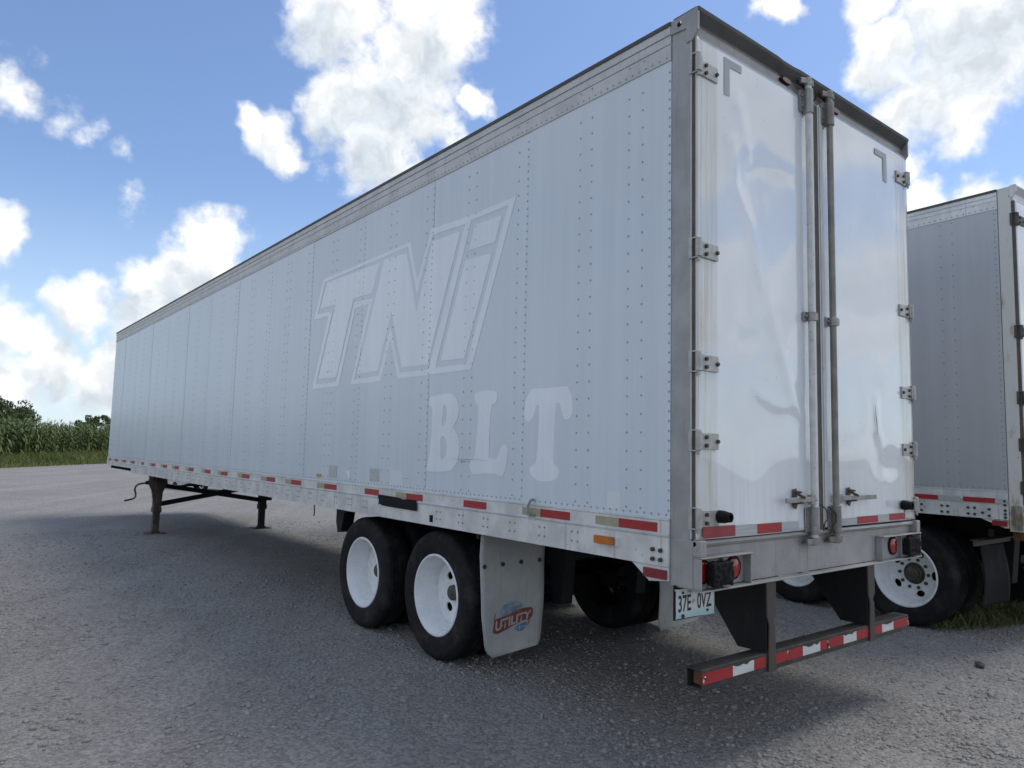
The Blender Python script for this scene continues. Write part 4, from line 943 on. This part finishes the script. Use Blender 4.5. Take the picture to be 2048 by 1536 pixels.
MB().prism([[(.34, 1.128), (.112, 1.128), (.112, 1.055), (.15, 1.055)]], lambda p, q, d: (-.002+d, p, q), .02).build('corner_gusset', MT['post2'], T2)
MB().prism([rect(.125, .245, 1.072, 1.118)], lambda p, q, d: (-.0025-d, p, q), .012).build('side_reflector', MT['reflector'], T2)
f2, _ = flap_mesh([(.18, .86), (.17, .60), (.13, .30), (.72, .30), (.70, .60), (.68, .86)], .43, MT['flapblack'], root=T2, bend=.02)
mb = MB(); mb.bar((.03, .42, .885), (1.2, .42, .905), .02, .05); mb.bar((.02, .40, .915), (1.2, .40, .93), .10, .008); mb.build('flap_bracket', MT['upright'], T2)
mb = MB(); mb.box(.30, .40, .10, .20, .93, 1.035); mb.box(.20, .50, .0, .10, .96, 1.034); mb.build('bracket_hanger', MT['rustin'], T2)
MB().prism([rect(.30, .60, .78, .93)], lambda a, b, d: (a, .012-d, b), .002).build('licence_plate', MT['plate'], T2)
MB().box(.29, .61, .014, .022, .77, .95).build('plate_bracket', MT['rustin'], T2)
MB().box(.6, 2.0, .0, .08, .46, .55).build('underride_guard', MT['guard'], T2)
lg2 = MB().box(.3, 2.3, 8.4, 8.6, 1.05, 1.12).build('landing_gear', MT['black'], T2)
for x in (.45, 2.1):
    MB().box(x-.06, x+.06, 8.43, 8.57, .02, 1.06).box(x-.13, x+.13, 8.38, 8.62, .004, .02).build('leg', MT['black'], lg2)

# ================================================================== vehicle glimpsed under the near trailer
def car():
    c = empty('utility_vehicle', (4.86, 24.44, 0), rad(112)); c.scale = (.62, .62, .62)
    tag(c, 'small dark green vehicle with chrome wheel, half hidden behind the near trailer\'s landing gear', 'vehicle')
    prof = [(-.80, .30), (-.88, .45), (-.86, .72), (-.80, .92), (-.20, 1.00), (.25, 1.42), (1.45, 1.44), (2.00, 1.00), (3.05, .86), (3.25, .70), (3.28, .40), (3.20, .30)]
    def arch(cx): return [(cx+.40*math.cos(a), .30+.40*math.sin(a)) for a in [PI*i/10 for i in range(11)]]
    low = prof[:]; loop = list(reversed(arch(2.55))) ; pts = prof[:-1] + [(3.20, .30)] + arch(2.55) + arch(0.0)
    MB().prism([pts], lambda a, b, d: (a, d-.86, b), 1.72).build('body', MT['carpaint'], c, bev=.05)
    for s in (-1, 1):
        y = .862*s
        MB().prism([[(.02, 1.03), (.32, 1.36), (.80, 1.38), (.80, 1.03)]], lambda a, b, d: (a, y-d*s*-1, b), .006).build('window', MT['glass'], c)
        MB().prism([[(.86, 1.03), (.86, 1.38), (1.40, 1.37), (1.80, 1.03)]], lambda a, b, d: (a, y-d*s*-1, b), .006).build('window', MT['glass'], c)
        MB().box(-.90, -.84, min(.5*s, .8*s), max(.5*s, .8*s), .26, .44).build('tail_lamp', MT['lens'], c, bev=.01)
        MB().box(-.905, -.85, min(.35*s, .495*s), max(.35*s, .495*s), .26, .44).build('indicator_lamp', MT['yellow'], c, bev=.01)
        for cx in (0.0, 2.55):
            w = MB().lathe([(0, .20), (-.0, .16), (.02, .15), (.03, 0), (.2, 0), (.2, .20)], 28).build('wheel', MT['chrome'], c, 40, loc=(cx, s*.87, .33), rot=(0, 0, -PI/2 if s > 0 else PI/2))
            MB().lathe([(.0, .20), (-.01, .27), (.01, .32), (.04, .33), (.18, .33), (.21, .31), (.22, .2)], 36).build('tyre', MT['tyre'], w, 40)
            for k in range(6):
                a = 2*PI*k/6; MB().cyl((.006, .11*math.cos(a), .11*math.sin(a)), (-.004, .11*math.cos(a), .11*math.sin(a)), .028, 10).build('wheel_hole', MT['patch'], w)
car()

# ================================================================== vegetation
def blades(n, pos, hgt, wid, bend):
    """grass blades: two-segment tapering strips"""
    x, y = pos; N = len(x)
    h = hgt*rng.uniform(.45, 1.15, N); a = rng.uniform(0, 2*PI, N); w = wid*rng.uniform(.6, 1.3, N); b = bend*rng.uniform(.1, 1.0, N)*h
    la = rng.uniform(0, 2*PI, N); lx, ly = np.cos(la), np.sin(la); wx, wy = np.cos(a)*w/2, np.sin(a)*w/2
    V = np.zeros((N, 5, 3))
    V[:, 0] = np.stack([x-wx, y-wy, 0*x], 1); V[:, 1] = np.stack([x+wx, y+wy, 0*x], 1)
    V[:, 2] = np.stack([x-wx*.8+lx*b*.35, y-wy*.8+ly*b*.35, h*.6], 1); V[:, 3] = np.stack([x+wx*.8+lx*b*.35, y+wy*.8+ly*b*.35, h*.6], 1)
    V[:, 4] = np.stack([x+lx*b, y+ly*b, h*(1-.25*b/(h+1e-6))], 1)
    T = np.array([(0, 1, 3), (0, 3, 2), (2, 3, 4)])
    return V.reshape(-1, 3), (T[None]+(np.arange(N)*5)[:, None, None]).reshape(-1, 3)
# verge along the far edge of the lot
N = 42000
s_ = rng.uniform(-30, 55, N); o_ = np.abs(rng.normal(0, 1, N))*1.6 + rng.uniform(-.5, 3.2, N)
o_ = np.clip(o_, -.4 - .8*vnoise(s_+60, s_*0+3, 2.0, 4), 6.5)
px, py = E0.x+ED.x*s_+EN.x*o_, E0.y+ED.y*s_+EN.y*o_
tall = .18+.62*np.clip(o_/4.5, 0, 1)*(.35+.9*vnoise(s_+70, o_+9, 3.0, 6))+.45*np.clip((s_-3)/7, 0, 1)*np.clip(o_/2, 0, 1)
V, F = blades(N, (px, py), tall, .035, .8)
tag(place(np_mesh('verge_grass', V, F), 'verge_grass', MT['grass']), 'yellowish green grass along the far edge of the gravel lot', 'grass', kind='stuff')
# weeds under and behind the second trailer
N = 20000
x = rng.uniform(4.7, 8.5, N*2); y = rng.uniform(-.6, 5, N*2)
lim = .62-.52*(x-4.9) + .35*(vnoise(x+20, y+20, .5, 8)-.5)
ok = (y > np.maximum(lim, .05-.0*x)) & (rng.random(N*2) < (.25+.75*vnoise(x+20, y+20, .7, 9))*np.clip((8.5-x)/1.2, 0, 1)*np.clip((5-y)/1.2, 0, 1)) & (y > .10) & ~((np.abs(x-4.9) < .5) & (y > .75))
x, y = x[ok][:N], y[ok][:N]
V, F = blades(len(x), (x, y), np.full(len(x), .21)*(.4+1.1*vnoise(x+30, y+30, .5, 3)), .009, 2.2)
tag(place(np_mesh('weeds', V, F), 'weeds', MT['weed']), 'dark weedy grass under and beside the second trailer', 'grass', kind='stuff')

# corn standing in rows beyond the verge
def corn_proto(seed):
    q = random.Random(seed); V = []; T = []
    H = q.uniform(2.45, 2.95)
    def strip(p, w):
        o = len(V)
        for (c, ww, sd) in p: V.append(c-sd*ww*w); V.append(c+sd*ww*w)
        for i in range(len(p)-1): a = o+2*i; T.extend([(a, a+1, a+3), (a, a+3, a+2)])
    for k in range(2):
        sd = Vector((math.cos(k*PI/2), math.sin(k*PI/2), 0)); strip([(Vector((0, 0, 0)), 1, sd), (Vector((0, 0, H*.6)), .8, sd), (Vector((0, 0, H)), .3, sd)], .016)
    az = q.uniform(0, PI)
    for i in range(12):
        z = .3+(H-.55)*i/11; a = az+PI*(i % 2)+q.uniform(-.5, .5); L = q.uniform(.65, .95)*(1-.35*abs(i/11-.55)); d = Vector((math.cos(a), math.sin(a), 0)); sd = Vector((-d.y, d.x, 0))
        up_ = q.uniform(.35, .60); pts = []
        for j in range(5):
            t_ = j/4; pts.append((Vector((0, 0, z))+d*(L*t_*(.85))+Vector((0, 0, L*(up_*2*t_-1.15*t_*t_))), (.55, 1, .95, .7, .05)[j], (sd+Vector((0, 0, q.uniform(-.3, .3)))).normalized()))
        strip(pts, .048)
    for i in range(6):
        a = q.uniform(0, 2*PI); d = Vector((math.cos(a), math.sin(a), 0)); sd = Vector((-d.y, d.x, 0)); strip([(Vector((0, 0, H-.05)), 1, sd), (Vector((0, 0, H+.13))+d*.07, 1, sd), (Vector((0, 0, H+.20))+d*.17, .3, sd)], .008)
    return np.array([tuple(v) for v in V]), np.array(T)
protos = [corn_proto(i) for i in range(8)]
Vs, Fs, off = [], [], 0
for row in range(9):
    s_ = -26.0
    while s_ < 48:
        s_ += float(rng.uniform(.14, .26))
        o = 4.6 + row*.76 + float(rng.normal(0, .10)); x = E0.x+ED.x*s_+EN.x*o; y = E0.y+ED.y*s_+EN.y*o
        V, T = protos[int(rng.integers(8))]; a = float(rng.uniform(0, 2*PI)); k = float(rng.uniform(.84, 1.12))*(.90+.20*float(vnoise(np.array([s_+80]), np.array([row*.8+5.]), 3.5, 11)[0])); c, s = math.cos(a)*k, math.sin(a)*k
        lx, ly = rng.normal(0, .05, 2)
        Vs.append(np.stack([V[:, 0]*c-V[:, 1]*s+x+V[:, 2]*lx, V[:, 0]*s+V[:, 1]*c+y+V[:, 2]*ly, V[:, 2]*k], 1)); Fs.append(T+off); off += len(V)
tag(place(np_mesh('corn_field', np.concatenate(Vs), np.concatenate(Fs)), 'corn_field', MT['corn']), 'tall dense green corn standing beyond the gravel lot', 'corn', kind='stuff')

def tree(pos, height, width, seed, label, nclump, nleaf, crown0, leaf):
    q = np.random.default_rng(seed); t = empty('tree', (pos[0], pos[1], 0)); tag(t, label, 'tree', 'trees beyond the corn')
    mb = MB(); h0 = height*crown0
    mb.tube([(0, 0, 0), (.08, .03, h0*.5), (.02, .1, h0), (.1, 0, height*.62)], [width*.035, width*.028, width*.022, width*.010], 8)
    cents = []
    while len(cents) < nclump:
        v = q.uniform(-1, 1, 3)
        if np.linalg.norm(v) > 1 or np.linalg.norm(v) < .35: continue
        zc_ = height*(crown0+1)/2; c = np.array([v[0]*width/2, v[1]*width/2, zc_+v[2]*height*(1-crown0)/2]); cents.append(c)
    for c in cents[:14]: mb.tube([(0.03, .05, h0*.9), tuple(np.array([0, 0, h0])*.5+c*.5-np.array([0, 0, .3])), tuple(c)], [width*.014, width*.009, width*.003], 6)
    mb.build('trunk', MT['bark'], t, 50)
    V = []
    for c in cents:
        r = width*q.uniform(.07, .12); n = int(nleaf*q.uniform(.6, 1.3))
        d = q.normal(0, 1, (n, 3)); d /= np.linalg.norm(d, axis=1)[:, None]; d *= r*q.uniform(.25, 1.0, (n, 1))**.5; d[:, 2] *= .75
        p = c+d; a = q.normal(0, 1, (n, 3)); a /= np.linalg.norm(a, axis=1)[:, None]; b = np.cross(a, q.normal(0, 1, (n, 3))); b /= np.linalg.norm(b, axis=1)[:, None]
        s = leaf*q.uniform(.6, 1.3, (n, 1)); V.append(np.stack([p-a*s, p+b*s*.6, p+a*s, p-b*s*.6], 1).reshape(-1, 3))
    V = np.concatenate(V); F = np.arange(len(V)).reshape(-1, 4)
    place(np_mesh('crown', V, F), 'crown', MT['leaf'], t)
tree((3.0, 127), 7.6, 12.0, 1, 'broad spreading dark green tree rising behind the corn at the far left', 95, 130, .35, .20)
tree((14.9, 113), 5.3, 5.2, 2, 'small round bushy tree just left of the trailer nose beyond the corn', 70, 120, .20, .12)
